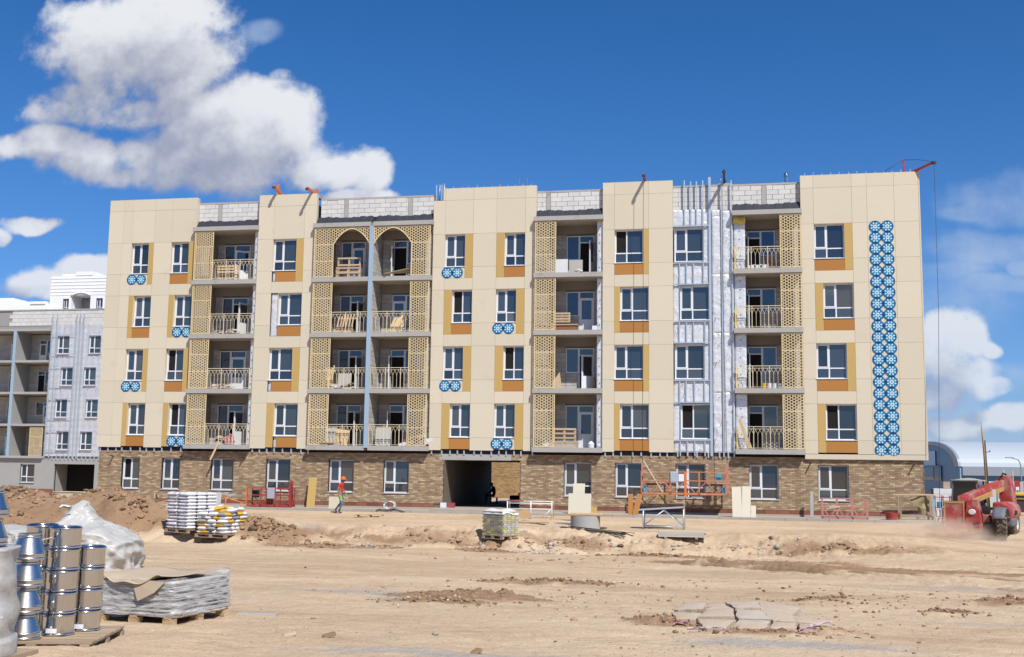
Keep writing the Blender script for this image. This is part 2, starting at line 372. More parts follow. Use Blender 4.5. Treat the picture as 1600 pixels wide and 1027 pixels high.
def axis(parts):
    out = []
    for a, b, s in parts: out += list(np.arange(a, b-1e-6, s))
    out.append(parts[-1][1]); return np.array(out)
GX = axis([(-1500, -300, 150), (-300, -80, 15), (-80, -40, 1.2), (-40, -20, .2), (-20, -11, .1), (-11, 13.5, .055), (13.5, 24, .12), (24, 60, 1.2), (60, 300, 15), (300, 1500, 150)])
GY = axis([(-900, -200, 100), (-200, -70, 10), (-70, -50, .8), (-50, -31, .055), (-31, -17, .085), (-17, -2.8, .1), (-2.8, 20, .8), (20, 90, 2), (90, 300, 15), (300, 2000, 170)])
xx, yy = np.meshgrid(GX, GY); zz = ground(xx, yy)
near = sstep(-52, -48, yy)*sstep(-2.8, -5, yy)
zz = zz + near*(0.030*fbm(xx*2.6, yy*3.7, 5, .68) + 0.022*fbm(xx*.22, yy*2.1+40, 4, .6) + 0.010*np.maximum(0, vnoise(xx*7.3, yy*8.1)-.72)*4)
zz = np.where((yy > -2.6) & (yy < 15.0) & (xx > -29) & (xx < 15.4), np.minimum(zz, -.33), zz)
soil = np.zeros_like(xx)
for (mx, my, h, sx, sy) in MOUNDS: soil += .9*np.exp(-(((xx-mx)/sx)**2+((yy-my)/sy)**2))*(1.5 if mx < -25 else 1.1 if mx > -15 else .7)
for (cx, cy, rx, ry, h) in CLODS: soil += 2.1*np.exp(-(((xx-cx)/(rx*1.15))**2+((yy-cy)/(ry*1.25))**2)**1.2)*min(1.2, h/.12)*(.45+.9*vnoise(xx*2.1, yy*2.6))
soil += .75*np.exp(-((yy+12.4)/1.2)**2)*sstep(16, 12, xx)*(.25+1.1*vnoise(xx*.6, yy*1.1)**2)+.28*sstep(-13, -10, yy)*sstep(-2.6, -4, yy)*(.4+vnoise(xx*.5, yy*.5))
for (sl, y0_, d, a) in RUTS:
    dd = yy-(y0_-sl*(xx-4.5)+0.3*np.sin(xx*0.5+a)); soil += sstep(2.0, 6.5, xx)*sstep(40, 25, xx)*1.5*np.exp(-(dd/.60)**2)*(.22+1.7*vnoise(xx*.45, yy*2.6)*vnoise(xx*.17+5, yy*.8))
grav = np.zeros_like(xx)
for (cx, cy, rx, ry, a) in ((-.7, -37.4, 1.9, .55, .7), (1.0, -38.6, 1.0, .5, .8), (3.6, -45.2, 2.6, .35, .7), (6.8, -43.2, 1.6, .5, .8), (-1.8, -39.8, 1.2, .25, .4), (10.2, -39.5, 1.6, .5, .6), (11, -30, 3.5, 1.2, .45), (-3.0, -11.6, .9, .5, .6), (-11.5, -11.3, 1.2, .5, .5)):
    grav += a*np.exp(-(((xx-cx)/rx)**2+((yy-cy)/ry)**2))
def sheet(name, xx, yy, zz, mat, attrs):
    ny, nx = xx.shape; n = nx*ny
    me = bpy.data.meshes.new(name); me.vertices.add(n)
    me.vertices.foreach_set('co', np.stack([xx, yy, zz], -1).reshape(-1).astype(np.float32))
    i = np.arange(n).reshape(ny, nx)
    q = np.stack([i[:-1, :-1], i[:-1, 1:], i[1:, 1:], i[1:, :-1]], -1).reshape(-1, 4); k = len(q)
    me.loops.add(k*4); me.polygons.add(k)
    me.loops.foreach_set('vertex_index', q.reshape(-1).astype(np.int32))
    me.polygons.foreach_set('loop_start', np.arange(0, k*4, 4, dtype=np.int32)); me.polygons.foreach_set('use_smooth', np.ones(k, bool))
    for an, av in attrs.items():
        a = me.attributes.new(an, 'FLOAT', 'POINT'); a.data.foreach_set('value', av.reshape(-1).astype(np.float32))
    me.update(); me.validate(); me.materials.append(mat)
    return link(name, me, kind='structure')
sheet('ground', xx, yy, zz, soil_mat, {'soil': np.clip(soil, 0, 1.6), 'gravel': np.clip(grav, 0, 1)})
dusty = M('dusty_concrete', (.385, .325, .255), .95, noise=(1.3, .3), bump=(16, .3), dirt=((.30, .29, .28), 1.2, .55, .5))
# concrete apron in front of the building, with its kerb
ap = MB(); ap.box(-28.6, -8.75, -2.55, .15, -.6, -.13); ap.box(-4.6, 15.2, -2.55, .15, -.6, -.13); ap.box(-8.75, -4.6, -2.55, 15, -.6, -.02)
ap.build('pavement', dusty, kind='structure')
dusty_kerb = M('dusty_kerb', (.34, .315, .28), .95, obj=.1, isl=.15, noise=(1.5, .25))
kb = MB()
x = -28.6
while x < 15.1:
    kb.box(x, x+.985, -2.72, -2.56, -.6, -.10+rnd.uniform(-.01, .01)); x += 1.0
kb.build('kerb', dusty_kerb, kind='structure')
# loose stones and clods lying on the yard, too many and too small to count
_ico = bpy.data.meshes.new('ico'); import bmesh
_bm = bmesh.new(); bmesh.ops.create_icosphere(_bm, subdivisions=1, radius=1.0); ICO_V = np.array([tuple(v.co) for v in _bm.verts]); ICO_F = np.array([[v.index for v in f.verts] for f in _bm.faces]); _bm.free(); bpy.data.meshes.remove(_ico)
def rubble(name, spots, mat, seed):
    r = np.random.RandomState(seed); X = []; Y = []; S = []
    for (cx, cy, rx, ry, n, s0, s1) in spots:
        a = r.rand(n)*2*PI; d = np.abs(r.randn(n))*.62; X.append(cx+rx*d*np.cos(a)); Y.append(cy+ry*d*np.sin(a)); S.append(s0+(s1-s0)*r.rand(n)**4.5)
    X = np.concatenate(X); Y = np.concatenate(Y); S = np.concatenate(S); Z = ground(X, Y); n = len(X); k = len(ICO_V)
    V = ICO_V[None]*(0.45+.95*r.rand(n, k, 1))*(.7+.6*r.rand(n, 1, 3))*np.array([1.15, 1, .75])*S[:, None, None]
    V = V + np.stack([X, Y, Z+S*.12], -1)[:, None, :]
    Fc = (ICO_F[None]+(np.arange(n)*k)[:, None, None]).reshape(-1, 3)
    me = bpy.data.meshes.new(name); me.vertices.add(n*k); me.vertices.foreach_set('co', V.reshape(-1).astype(np.float32)); m = len(Fc)
    me.loops.add(m*3); me.polygons.add(m); me.loops.foreach_set('vertex_index', Fc.reshape(-1).astype(np.int32)); me.polygons.foreach_set('loop_start', np.arange(0, m*3, 3, dtype=np.int32)); me.update(); me.validate(); me.materials.append(mat)
    return link(name, me, kind='stuff')
clod_m = M('soil_clod', (.27, .17, .10), .95, isl=.9, noise=(9, .4), bump=(30, .4))
stone_m = M('pale_stone', (.40, .33, .26), .95, isl=.5, noise=(9, .3), bump=(30, .4))
rubble('soil_clods', [(cx, cy, rx*1.25, ry*1.3, int(480*rx+60), .004, .045) for (cx, cy, rx, ry, h) in CLODS[:10]] + [(cx, cy, rx*1.2, ry*1.3, 260, .012, .11) for (cx, cy, rx, ry, h) in CLODS[10:]] +
       [(mx, my, sx*1.2, sy*1.2, 620 if mx < -25 else 260, .02, .15) for (mx, my, h, sx, sy) in MOUNDS] + [(-2, -12.4, 14, 1.0, 420, .02, .12)] + [(3, -36, 8, 9, 260, .008, .04), (8, -36, 5, 6, 300, .008, .045), (5, -44, 7, 4, 260, .006, .022), (9, -33, 6, 4, 200, .01, .06), (0, -20, 14, 6, 160, .02, .07)], clod_m, 3)
rubble('stones', [(-1.1, -13.7, 1.5, .55, 150, .025, .12), (-8, -14.4, 2.6, .5, 90, .025, .12), (2, -39, 7, 6, 160, .008, .035), (0.5, -44, 5, 3, 90, .006, .03), (-2, -12.5, 13, 1.4, 160, .02, .10), (7, -12.3, 5, 1.2, 80, .02, .12), (1.1, -38.7, .9, .4, 90, .01, .05)], stone_m, 4)
# ---------------------------------------------------------------- the apartment building (facade plane y = 0, floors 3 m apart)
BLD = thing('apartment_building', 'five storey unfinished apartment block with cream panels, brick base and blue rosettes', 'building')
def part(name, mb, mats, **kw): return mb.build(name, mats, BLD, **kw)
def holes_wall(mb, x0, x1, z0, z1, y0, y1, holes, m=0):        # solid wall of boxes round rectangular holes
    xs = sorted({x0, x1, *[h[0] for h in holes], *[h[1] for h in holes]}); xs = [x for x in xs if x0 <= x <= x1]
    for a, b in zip(xs[:-1], xs[1:]):
        zs = [(z0, z0)] + sorted([(h[2], h[3]) for h in holes if h[0] < b-1e-6 and h[1] > a+1e-6]) + [(z1, z1)]
        for (p, q), (r, s) in zip(zs[:-1], zs[1:]):
            if r-q > 1e-4: mb.box(a, b, y0, y1, q, r, m)
W_TOP, W_SILL = 5.34, 3.60
PASS = (-8.65, -4.65, -.02, 2.42)
SECTS = [('S1', -28.55, -23.2, [-28.55, -27.68, -27.09, -25.73, -24.66, -23.27, -23.2], [(2, 'TOTO', 'RLRL'), (4, 'OTOT', 'RLRL')]),
         ('S2', -19.5, -16.15, [-19.5, -18.6, -16.82, -16.15], [(1, 'OOOO', 'RLRL')]),
         ('S3', -9.52, -3.95, [-9.52, -8.86, -7.33, -6.06, -4.52, -3.95], [(1, 'TOTO', 'RLRL'), (3, 'OTOT', 'LRLR')]),
         ('S4', -.44, 3.16, [-.44, .17, 1.93, 3.16], [(1, 'OOOO', 'RLRL')]),
         ('S5', 9.52, 15.18, [9.52, 10.15, 12.0, 12.72, 14.02, 15.18], [(1, 'OOOO', 'RLRL')])]
# --- structural mass
mass = MB(); BD = 11.6
mass.box(-28.5, -8.65, 1.5, BD, -.4, 2.86); mass.box(-4.65, 15.1, 1.5, BD, -.4, 2.86)
mass.box(-28.5, 15.1, 1.5, BD, 2.86, 16.3)
mass.box(-8.65, -4.65, .34, BD, 2.42, 2.86)
for _, a, b, *_r in SECTS: mass.box(a+.04, b-.04, .26, 1.5, 2.86, 16.3)
mass.box(3.16, 6.2, .3, 1.5, 2.86, 15.3)
mass.box(-28.4, -8.65, .36, 1.5, -.4, 2.86); mass.box(-4.65, 15.0, .36, 1.5, -.4, 2.86)
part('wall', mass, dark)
# --- passage through the ground floor
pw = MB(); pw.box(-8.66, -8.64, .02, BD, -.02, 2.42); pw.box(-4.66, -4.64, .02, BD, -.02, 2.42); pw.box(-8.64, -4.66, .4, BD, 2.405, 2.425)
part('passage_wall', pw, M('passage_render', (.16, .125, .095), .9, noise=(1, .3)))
# --- windows
def window_meshes(w, h, split):
    f = MB(); t = .055; tz = .30*h; ms = split*w
    f.box(0, w, 0, .07, 0, t); f.box(0, w, 0, .07, h-t, h); f.box(0, t, 0, .07, t, h-t); f.box(w-t, w, 0, .07, t, h-t)
    f.box(ms-.032, ms+.032, -.004, .07, t, h-t); f.box(t, ms-.032, 0, .07, tz-.03, tz+.03); f.box(ms+.032, w-t, 0, .07, tz-.03, tz+.03)
    s = MB(); a, b, c, d = t-.012, ms-.028, tz+.028, h-t+.012; q = .055          # opening sash, upper left
    s.box(a, b, -.012, .06, c, c+q); s.box(a, b, -.012, .06, d-q, d); s.box(a, a+q, -.012, .06, c+q, d-q); s.box(b-q, b, -.012, .06, c+q, d-q)
    panes = []
    for (x0, x1, z0, z1) in ((t, ms-.03, t, tz-.03), (ms+.03, w-t, t, tz-.03), (ms+.03, w-t, tz+.03, h-t), (a+q, b-q, c+q, d-q)):
        p = MB(); p.box(x0-.01, x1+.01, .016, .024, z0-.01, z1+.01); panes.append(p.mesh('pane', glass))
    r = MB(); D = .185
    r.box(-.012, 0, -D, .01, -.012, h+.012); r.box(w, w+.012, -D, .01, -.012, h+.012); r.box(0, w, -D, .01, h, h+.012)
    sl = MB(); sl.box(-.03, w+.03, -D-.035, .005, -.03, -.002)
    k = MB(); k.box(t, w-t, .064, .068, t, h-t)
    return dict(f=f.mesh('window', pvc), s=s.mesh('sash', pvc), p=panes, r=r, sl=sl.mesh('window_sill', pvc), k=k.mesh('blind_back', room), a=(a, b, c, d), w=w, h=h)
WCACHE = {}
def window(x0, x1, z0, z1, y, parent, reveal=cream, opened=0, split=None):
    w = round(x1-x0, 2); h = round(z1-z0, 2); sp = split or (.5 if w < 1.25 else .42); key = (w, h, sp)
    if key not in WCACHE: WCACHE[key] = window_meshes(*key)
    c = WCACHE[key]
    o = link('window', c['f'], parent, loc=(x0, y, z0))
    rk = ('r', reveal.name)
    if rk not in c: c[rk] = c['r'].mesh('reveal', reveal)
    link('reveal', c[rk], o); link('window_sill', c['sl'], o); link('backing', c['k'], o)
    for i, p in enumerate(c['p']):
        if opened and i == 3: continue
        q = link('pane', p, o, rot=(math.radians(rnd.uniform(-.55, .55)), 0, math.radians(rnd.uniform(-.55, .55))))
        if rnd.random() < .08: q.material_slots[0].link = 'OBJECT'; q.material_slots[0].material = glass_pale
    if opened:                                                   # tilted or swung inward
        g = link('sash', c['s'], o, rot=(0, 0, 0)); a, b, cc, d = c['a']
        g.location = (0, .03, 0)
        if opened == 1: g.rotation_euler = (0, 0, math.radians(62)); g.location = (.03, -.01, 0)
    else: link('sash', c['s'], o)
    return o
# --- cladding
def panel(x0, x1, z0, z1, mat, name='cladding_panel'):
    if x1-x0 < .03 or z1-z0 < .03: return
    g = .0042; y = rnd.uniform(-.002, .002); t = rnd.uniform(-.0025, .0025); u = rnd.uniform(-.0025, .0025)
    b = MB(); b.box(x0+g, x1-g, 0, .014, z0+g, z1-g)
    v = [list(p) for p in b.v]
    for p in v: p[1] += y + t*(1 if p[0] > (x0+x1)/2 else -1) + u*(1 if p[2] > (z0+z1)/2 else -1)
    b.v = [tuple(p) for p in v]; b.build(name, mat, BLD)
def rosette():
    b = MB(); N = 8; A = .283; R = A/math.cos(PI/8)
    poly = []
    for k in range(8):                                           # octagon, flat sides to its neighbours, corners nicked
        t = PI/8+k*PI/4
        for o_, f_ in ((-.13, .985), (0, .95), (.13, .985)): poly.append((R*f_*math.cos(t+o_), R*f_*math.sin(t+o_)))
    b.prism(poly[::-1], -.014, 0, 0)
    def leaf(t, r0, r1, w, m, y, q=.5):
        d = Vector((math.cos(t), 0, math.sin(t))); e = Vector((-math.sin(t), 0, math.cos(t))); y_ = Vector((0, y, 0)); rm = r0*(1-q)+r1*q
        b._add([d*r0+y_, d*rm+e*w+y_, d*r1+y_, d*rm-e*w+y_], [(0, 3, 2, 1)], m)
    for k in range(N):
        t = 2*PI*k/N; t2 = t+PI/N
        leaf(t, .09, .268, .040, 2, -.0165, .5)
        if k % 2 == 0: leaf(t, .205, .283, .060, 1, -.0172, .75)
        leaf(t2, .105, .245, .037, 3, -.0180, .55); leaf(t2, .235, .290, .035, 1, -.0170)
        leaf(t, .150, .185, .012, 1, -.0180)
    for r, m, y in ((.098, 3, -.0190), (.060, 5, -.0205), (.030, 4, -.0215)):
        pts = [(r*math.cos(2*PI*k/16), y, r*math.sin(2*PI*k/16)) for k in range(16)]; b._add(pts, [tuple(range(15, -1, -1))], m)
    return b.mesh('rosette_tile', [M('tile_blue', (.018, .125, .29), .35), M('tile_navy', (.007, .045, .14), .35), M('tile_teal', (.04, .24, .39), .35), M('tile_pale', (.46, .72, .84), .35), M('tile_brown', (.16, .11, .08), .5), M('tile_cream', (.48, .50, .47), .4)])
ROS = rosette()
def rosettes(xc, zc, s=1.0): return link('rosette_tile', ROS, BLD, loc=(xc, -.004, zc), rot=(PI, 0, 0) if False else (0, 0, 0), scale=(s, 1, s))
def blanket(x0, x1, z0, z1, seed, y=.13, amp=.07):
    nu, nv = max(4, int((x1-x0)/.05)), max(6, int((z1-z0)/.05)); r = random.Random(seed); o = r.uniform(0, 50)
    us, vs = np.meshgrid(np.linspace(0, 1, nu+1), np.linspace(0, 1, nv+1))
    X = x0+(x1-x0)*us; Z = z0+(z1-z0)*vs
    puff = np.clip(np.minimum(us, 1-us)*(x1-x0)/.07, 0, 1)**.5*np.clip(np.minimum(vs, 1-vs)*(z1-z0)/.07, 0, 1)**.5
    Y = y-amp*puff*(.55+.5*fbm(X*2.1+o, Z*3.2+o, 4, .6))-.035*np.abs(fbm(X*5+o, Z*7, 3, .6))
    b = MB(); b.v = [tuple(t) for t in np.stack([X, Y, Z], -1).reshape(-1, 3)]
    for j in range(nv):
        for i in range(nu): q = j*(nu+1)+i; b.f.append((q, q+1, q+nu+2, q+nu+1)); b.m.append(0); b.sm.append(True)
    part('foil_blanket', b, foil)
OPEN = {('S3', 1, 2): 1, ('S4', 1, 3): 1, ('S3', 3, 1): 1, ('S5', 1, 0): 1, ('S4', 1, 0): 0, ('S1', 4, 1): 1, ('S1', 4, 0): 1}
GAPS = {('S2', 1, 3): 'low', ('S2', 1, 2): 'full', ('S2', 1, 1): 'low', ('S2', 1, 0): 'low'}
for (sn, SL, SR, cols, blocks) in SECTS:
    bl = {i: (t, s) for i, t, s in blocks}
    for k in range(4):
        dz = 3*k
        for i in range(len(cols)-1):
            a, b = cols[i], cols[i+1]; lo = 2.92 if k == 0 else 2.36+dz
            if i not in bl:
                panel(a, b, lo, 3.58+dz, cream); panel(a, b, 3.58+dz, 5.36+dz, cream); continue
            deco = bl[i][0][3-k]; side = bl[i][1][3-k]
            w = (1.06 if sn == 'S1' else 1.36 if sn == 'S2' else 1.10 if sn == 'S3' else 1.47 if sn == 'S4' else 1.46)
            if side == 'R': wx0, wx1, sx0, sx1 = a, a+w, a+w, b
            else: wx0, wx1, sx0, sx1 = b-w, b, a, b-w
            gap = GAPS.get((sn, i, k))
            if gap and side == 'L' and gap == 'full':
                pass                                             # strip not hung yet: wrapped insulation shows
            elif gap == 'low' or not gap:
                panel(sx0, sx1, 2.98+dz, 5.36+dz, ochre, 'accent_strip')
            if deco == 'O':
                ox0, ox1 = wx0, wx1
                if gap == 'low': ox0 = wx0+.2
                panel(ox0, ox1, 2.98+dz, 3.56+dz, orange, 'accent_panel')
            else:
                panel(wx0, wx1, 2.98+dz, 3.56+dz, cream)
                mid = (wx0+wx1)/2-.12*(1 if side == 'R' else -0.2)
                for q in (-.283, .283): rosettes(mid+q, 3.27+dz, 1.0)
            if k > 0: panel(a, b, lo, 2.98+dz, cream)
            window(wx0, wx1, W_SILL+dz, W_TOP+dz, .185, BLD, opened=OPEN.get((sn, i, k), 0))
            if gap:
                z0, z1 = (2.98+dz, 5.36+dz) if gap == 'full' else (2.98+dz, 3.56+dz); x0 = sx0 if gap == 'full' else wx0
                x1 = x0+(sx1-sx0 if gap == 'full' else .2)
                blanket(x0, x1, z0, z1, 70+k, y=.11, amp=.06)
    for i in range(len(cols)-1):
        a, b = cols[i], cols[i+1]
        panel(a, b, 14.36, 16.2, cream)
        if sn == 'S3' and i == 0: a = -9.0; panel(-9.5, -9.0, 16.2-.14, 16.2, cream) if False else None
        panel(a, b, 16.2, 16.84, cream)
    ret = MB()
    for xe, s in ((SL, 1), (SR, -1)): ret.box(min(xe, xe+s*.012), max(xe, xe+s*.012), .015, .30, 2.92, 16.0 if (sn == 'S3' and xe == SL) else 16.84)
    ret.box(SL if sn != 'S3' else -9.0, SR, .0155, .32, 16.843, 16.86)
    part('edge_flashing', ret, cream)
    pb = MB(); pb.box(SL+.05 if sn != 'S3' else -8.95, SR-.05, .2, .45, 16.3, 16.84); part('parapet', pb, concrete)
    st = MB()
    for q in range(int((SR-SL)/.42)):
        xq = SL+.25+q*.42+rnd.uniform(-.05, .05)
        if sn in ('S3', 'S5') and xq > -8.9: st.box(xq-.012, xq+.012, .05, .08, 16.86, 16.86+rnd.uniform(.06, .16))
    if st.v: part('stud_end', st, galv, kind='stuff')
# the long double row of rosettes on the right section
for r in range(21):
    for c in (0, 1): rosettes(13.085+.575*c, 14.13-.5505*r, 1.01)
fill = MB()
for r in range(20): 
    z = 14.13-.5505*r-.275
    for c in (0, 1): fill.obox((13.085+.575*c, -.012, z), (.13, 0, 0), (0, .004, 0), (0, 0, .05))
    fill.obox((13.3725, -.012, z+.275), (.05, 0, 0), (0, .004, 0), (0, 0, .13))
part('rosette_link', fill, MATS['tile_navy'], kind='stuff')
drip = MB(); drip.box(9.52, 15.2, -.02, .2, 2.66, 2.905); part('base_flashing', drip, cream)
corner = MB(); corner.box(15.18, 15.24, -.012, .3, 2.66, 16.86); part('corner_trim', corner, cream)
# --- gap between cladding and base: brackets in the shade
bk = MB(); gapb = MB()
for a, b in ((-28.5, -23.2), (-19.5, -16.15), (-9.52, -4.0), (-.44, 6.2)):
    gapb.box(a, b, .16, .2, 2.72, 2.95)  # near-black strip paints the shade of the open cavity
    x = a+.15
    while x < b: bk.box(x-.035, x+.035, .06, .12, 2.70+rnd.uniform(-.06, .02), 2.93); x += rnd.uniform(.34, .6)
part('cavity_dark_strip', gapb, membrane); part('stud_foot', bk, galv, kind='stuff')
# --- brick base
BWIN = [(-27.02, -25.94), (-24.62, -23.55), (-21.73, -20.42), (-18.54, -17.17), (-15.0, -13.61), (-11.97, -10.59), (-2.38, -.99), (.22, 1.62), (3.25, 4.70), (6.84, 8.24), (10.13, 11.56)]
holes = [(a, b, .68, 2.38) for a, b in BWIN] + [(PASS[0], PASS[1], -.4, 2.42)]
bb = MB(); holes_wall(bb, -28.42, 15.04, -.02, 2.74, .155, .35, holes); part('base_backing', bb, joint)
for i, (a, b) in enumerate(BWIN):
    window(a, b, .68, 2.38, .285, BLD, reveal=MATS['brick_joint'], opened=2 if i in (0,) else 0)
pl = MB(); pl.box(-28.45, -8.65, .06, .35, -.4, -.03); pl.box(-4.65, 15.06, .06, .35, -.4, -.03); part('plinth', pl, dusty)
bm = MB(); bl_ = MB(); br = MB()
BW, BH = .26, .081; rb = random.Random(5); row = 0; z = .17
pat = [[rb.random() for _ in range(8)] for _ in range(12)]
while z < 2.72:
    h = min(BH, 2.74-z); off = (row % 2)*.13 + rb.uniform(-.01, .01); x = -28.42-off
    while x < 15.04:
        x0, x1 = max(x, -28.42)+.004, min(x+BW, 15.04)-.004
        zc = z+h/2; xc = (x0+x1)/2
        for (ha, hb, hc, hd) in holes:                           # cut the brick at openings
            if hc-.01 < zc < hd+.01:
                if ha < x0 and x1 < hb: x1 = x0; break
                if x0 < ha < x1: x1 = ha-.004
                elif x0 < hb < x1: x0 = hb+.004
        if -8.9 < xc < -5.2 and z > 2.40: x1 = x0
        if x1-x0 > .03:
            v = pat[row % 12][int((x+40)/BW) % 8]; d = .012+.016*rb.random()
            (bl_ if v > .87 else bm).box(x0, x1, .155-.03-d*.5, .155, z+.005, z+h-.005, back=False)
        x += BW
    z += BH; row += 1
x = -28.42
while x < 15.0:
    if not (-8.95 < x+.3 < -4.5): br.box(x+.004, x+.59, .115, .155, -.02, .16, back=False)
    x += .6
part('brick_cladding', bm, brick, kind='stuff'); part('pale_brick_cladding', bl_, brick_light, kind='stuff'); part('red_brick_course', br, brick_red, kind='stuff')
lt = MB(); lt.box(-8.95, -5.15, .10, .36, 2.425, 2.72); part('lintel', lt, concrete)
# pipes poking out of the base
for x in (-27.55, -23.45, -19.85, 9.75, 14.55):
    b = MB(); b.tube([(x, .2, 2.42), (x+.02, -.22, 2.44)], .035, 8); part('drain_spout', b, steel_dark)
# --- roof parapets of aerated block above the balconies
def block_mesh(w, h, d): 
    b = MB(); b.box(0, w, 0, d, 0, h); return b.mesh('block', block)
BC = {}
def blockwork(x0, x1, z0, z1, y, columns=(), rows=None, bh=.25, bw=.6):
    rows = int(round((z1-z0)/bh)); h = (z1-z0)/rows
    back = MB(); back.box(x0, x1, y+.03, y+.22, z0, z1); part('parapet', back, mortar)
    for c in columns:
        cb = MB(); cb.box(c-.11, c+.11, y-.012, y+.03, z0, z1); part('concrete_column', cb, concrete)
    edges = [x0]+[e for c in sorted(columns) for e in (c-.12, c+.12)]+[x1]
    for a, b in zip(edges[::2], edges[1::2]):
        for r in range(rows):
            x = a-(r % 2)*.3*rnd.uniform(.8, 1.1)
            while x < b-.02:
                p, q = max(x, a), min(x+bw, b)
                if q-p > .06:
                    w = round(q-p-.018, 2); key = (w, round(h-.014, 3))
                    if key not in BC: BC[key] = block_mesh(key[0], key[1], .05)
                    link('block', BC[key], BLD, loc=(p+.009, y-.012+rnd.uniform(-.006, .008), z0+r*h+.007), rot=(0, rnd.uniform(-.006, .006), 0))
                x += bw
    tp = MB(); tp.box(x0, x1, y-.02, y+.25, z1, z1+.1); part('coping', tp, concrete)
blockwork(-23.2, -19.5, 15.5, 16.5, .30, (-21.95,)); blockwork(-16.0, -9.5, 15.5, 16.5, .30, (-14.55, -10.9)); blockwork(-3.95, -.44, 15.5, 16.5, .30, (-3.35,))
blockwork(3.16, 6.2, 15.25, 16.5, .22); blockwork(6.2, 9.52, 15.5, 16.5, .30, (7.75,))
# --- balconies
def kagome(mb, x0, x1, z0, z1, inside=lambda x, z: True, y=0, d=.126, w=.021, t=.022):
    cx, cz = x0, z0; R = (x1-x0)+(z1-z0)
    for fi, ang in enumerate((90, 30, 150)):
        a = math.radians(ang); dx, dz = math.cos(a), math.sin(a); nx, nz = -dz, dx
        n = int(R/d)+2
        for k in range(-n, n):
            px, pz = cx+nx*d*(k+.5), cz+nz*d*(k+.5); lo, hi = -R*2, R*2
            for (p, dd, l, h) in ((px, dx, x0, x1), (pz, dz, z0, z1)):
                if abs(dd) < 1e-6:
                    if not l <= p <= h: lo, hi = 1, 0
                else:
                    t0, t1 = (l-p)/dd, (h-p)/dd; lo = max(lo, min(t0, t1)); hi = min(hi, max(t0, t1))
            if hi-lo < .03: continue
            s = lo; run = None; st = .03; m = max(1, int((hi-lo)/st)); seg = []
            for j in range(m+1):
                tt = lo+(hi-lo)*j/m; ok = inside(px+dx*tt, pz+dz*tt)
                if ok and run is None: run = tt
                if (not ok or j == m) and run is not None:
                    if tt-run > .02: seg.append((run, tt))
                    run = None
            for (s0, s1) in seg:
                mb.bar((px+dx*s0, y+fi*.0016, pz+dz*s0), (px+dx*s1, y+fi*.0016, pz+dz*s1), w, t, up=(0, 1, 0))
def screen_mesh(w, h):
    b = MB(); f = .045
    b.box(0, f, -.02, .02, 0, h); b.box(w-f, w, -.02, .02, 0, h)
    for z in (0, h*.335, h*.675, h-f): b.box(f, w-f, -.019, .019, z, z+f)
    kagome(b, f, w-f, f, h-f)
    return b.mesh('lattice_screen', lat)
def arch_mesh(w, side_w, h, mirror):                             # fifth floor: screen and arched spandrels in one
    b = MB(); f = .045; s0 = side_w; cx = (s0+w)/2; hw = (w-s0)/2; zs = h-.93; rise = .86
    def arc(x): 
        t = min(1, abs(x-cx)/hw); return zs+rise*(1-t**1.75)**.80
    fx = (lambda x: w-x) if mirror else (lambda x: x)
    tmp = MB()
    tmp.box(0, f, -.02, .02, 0, h); tmp.box(s0-f, s0, -.02, .02, 0, zs+.02); tmp.box(w-f*.7, w, -.02, .02, zs, h); tmp.box(f, w-f*.7, -.019, .019, h-f, h)
    for z in (0, zs-.93, zs-.02): tmp.box(f, s0-f, -.019, .019, z, z+f)
    pts = [(s0-.02+(w-s0+.02)*i/28) for i in range(29)]
    for p, q in zip(pts[:-1], pts[1:]): tmp.bar((p, -.003, arc(p)), (q, -.003, arc(q)), .05, .05, up=(0, 1, 0))
    kagome(tmp, f, w-f*.7, f, h-f, lambda x, z: x < s0-f*.5 or z > arc(x)+.01)
    tmp.v = [(fx(x), y, z) for x, y, z in tmp.v]
    if mirror: tmp.f = [t[::-1] for t in tmp.f]
    return tmp.mesh('lattice_screen', lat)
def railing_mesh(w):
    b = MB(); n = max(2, round(w/.21)); s = w/n
    b.box(0, w, -.02, .02, 1.09, 1.12); b.box(0, w, -.012, .012, .985, 1.005); b.box(0, w, -.012, .012, .05, .07)
    for i in range(n+1):
        x = i*s; post = i % 4 == 0
        if post: b.box(x-.016, x+.016, -.018, .018, 0, 1.09)
        else:
            b.box(x-.008, x+.008, -.008, .008, .07, .74)
        for sg in (-1, 1):
            q = [(x, .70), (x+sg*s*.12, .80), (x+sg*s*.38, .90), (x+sg*s*.62, .985)]
            for (xa, za), (xb, zb) in zip(q[:-1], q[1:]):
                if 0 <= xa <= w and 0 <= xb <= w: b.bar((xa, sg*.003, za), (xb, sg*.003, zb), .013, .013, up=(0, 1, 0))
    return b.mesh('railing', rail)
def block_face(mb, x0, x1, z0, z1, y, seed, bw=.6, bh=.25, axis='x'):   # coursed block wall, joined (kind stuff)
    r = random.Random(seed); z = z0; k = 0
    while z < z1-.02:
        h = min(bh, z1-z); x = x0-(k % 2)*bw/2*r.uniform(.7, 1.1)
        while x < x1:
            p, q = max(x, x0), min(x+bw, x1)
            if q-p > .03:
                e = r.uniform(0, .012)
                if axis == 'x': mb.box(p+.006, q-.006, y-e, y+.04, z+.006, z+h-.006, back=False)
                else: mb.box(y-.04, y+e, p+.006, q-.006, z+.006, z+h-.006)
            x += bw
        z += h; k += 1
SCACHE = {}
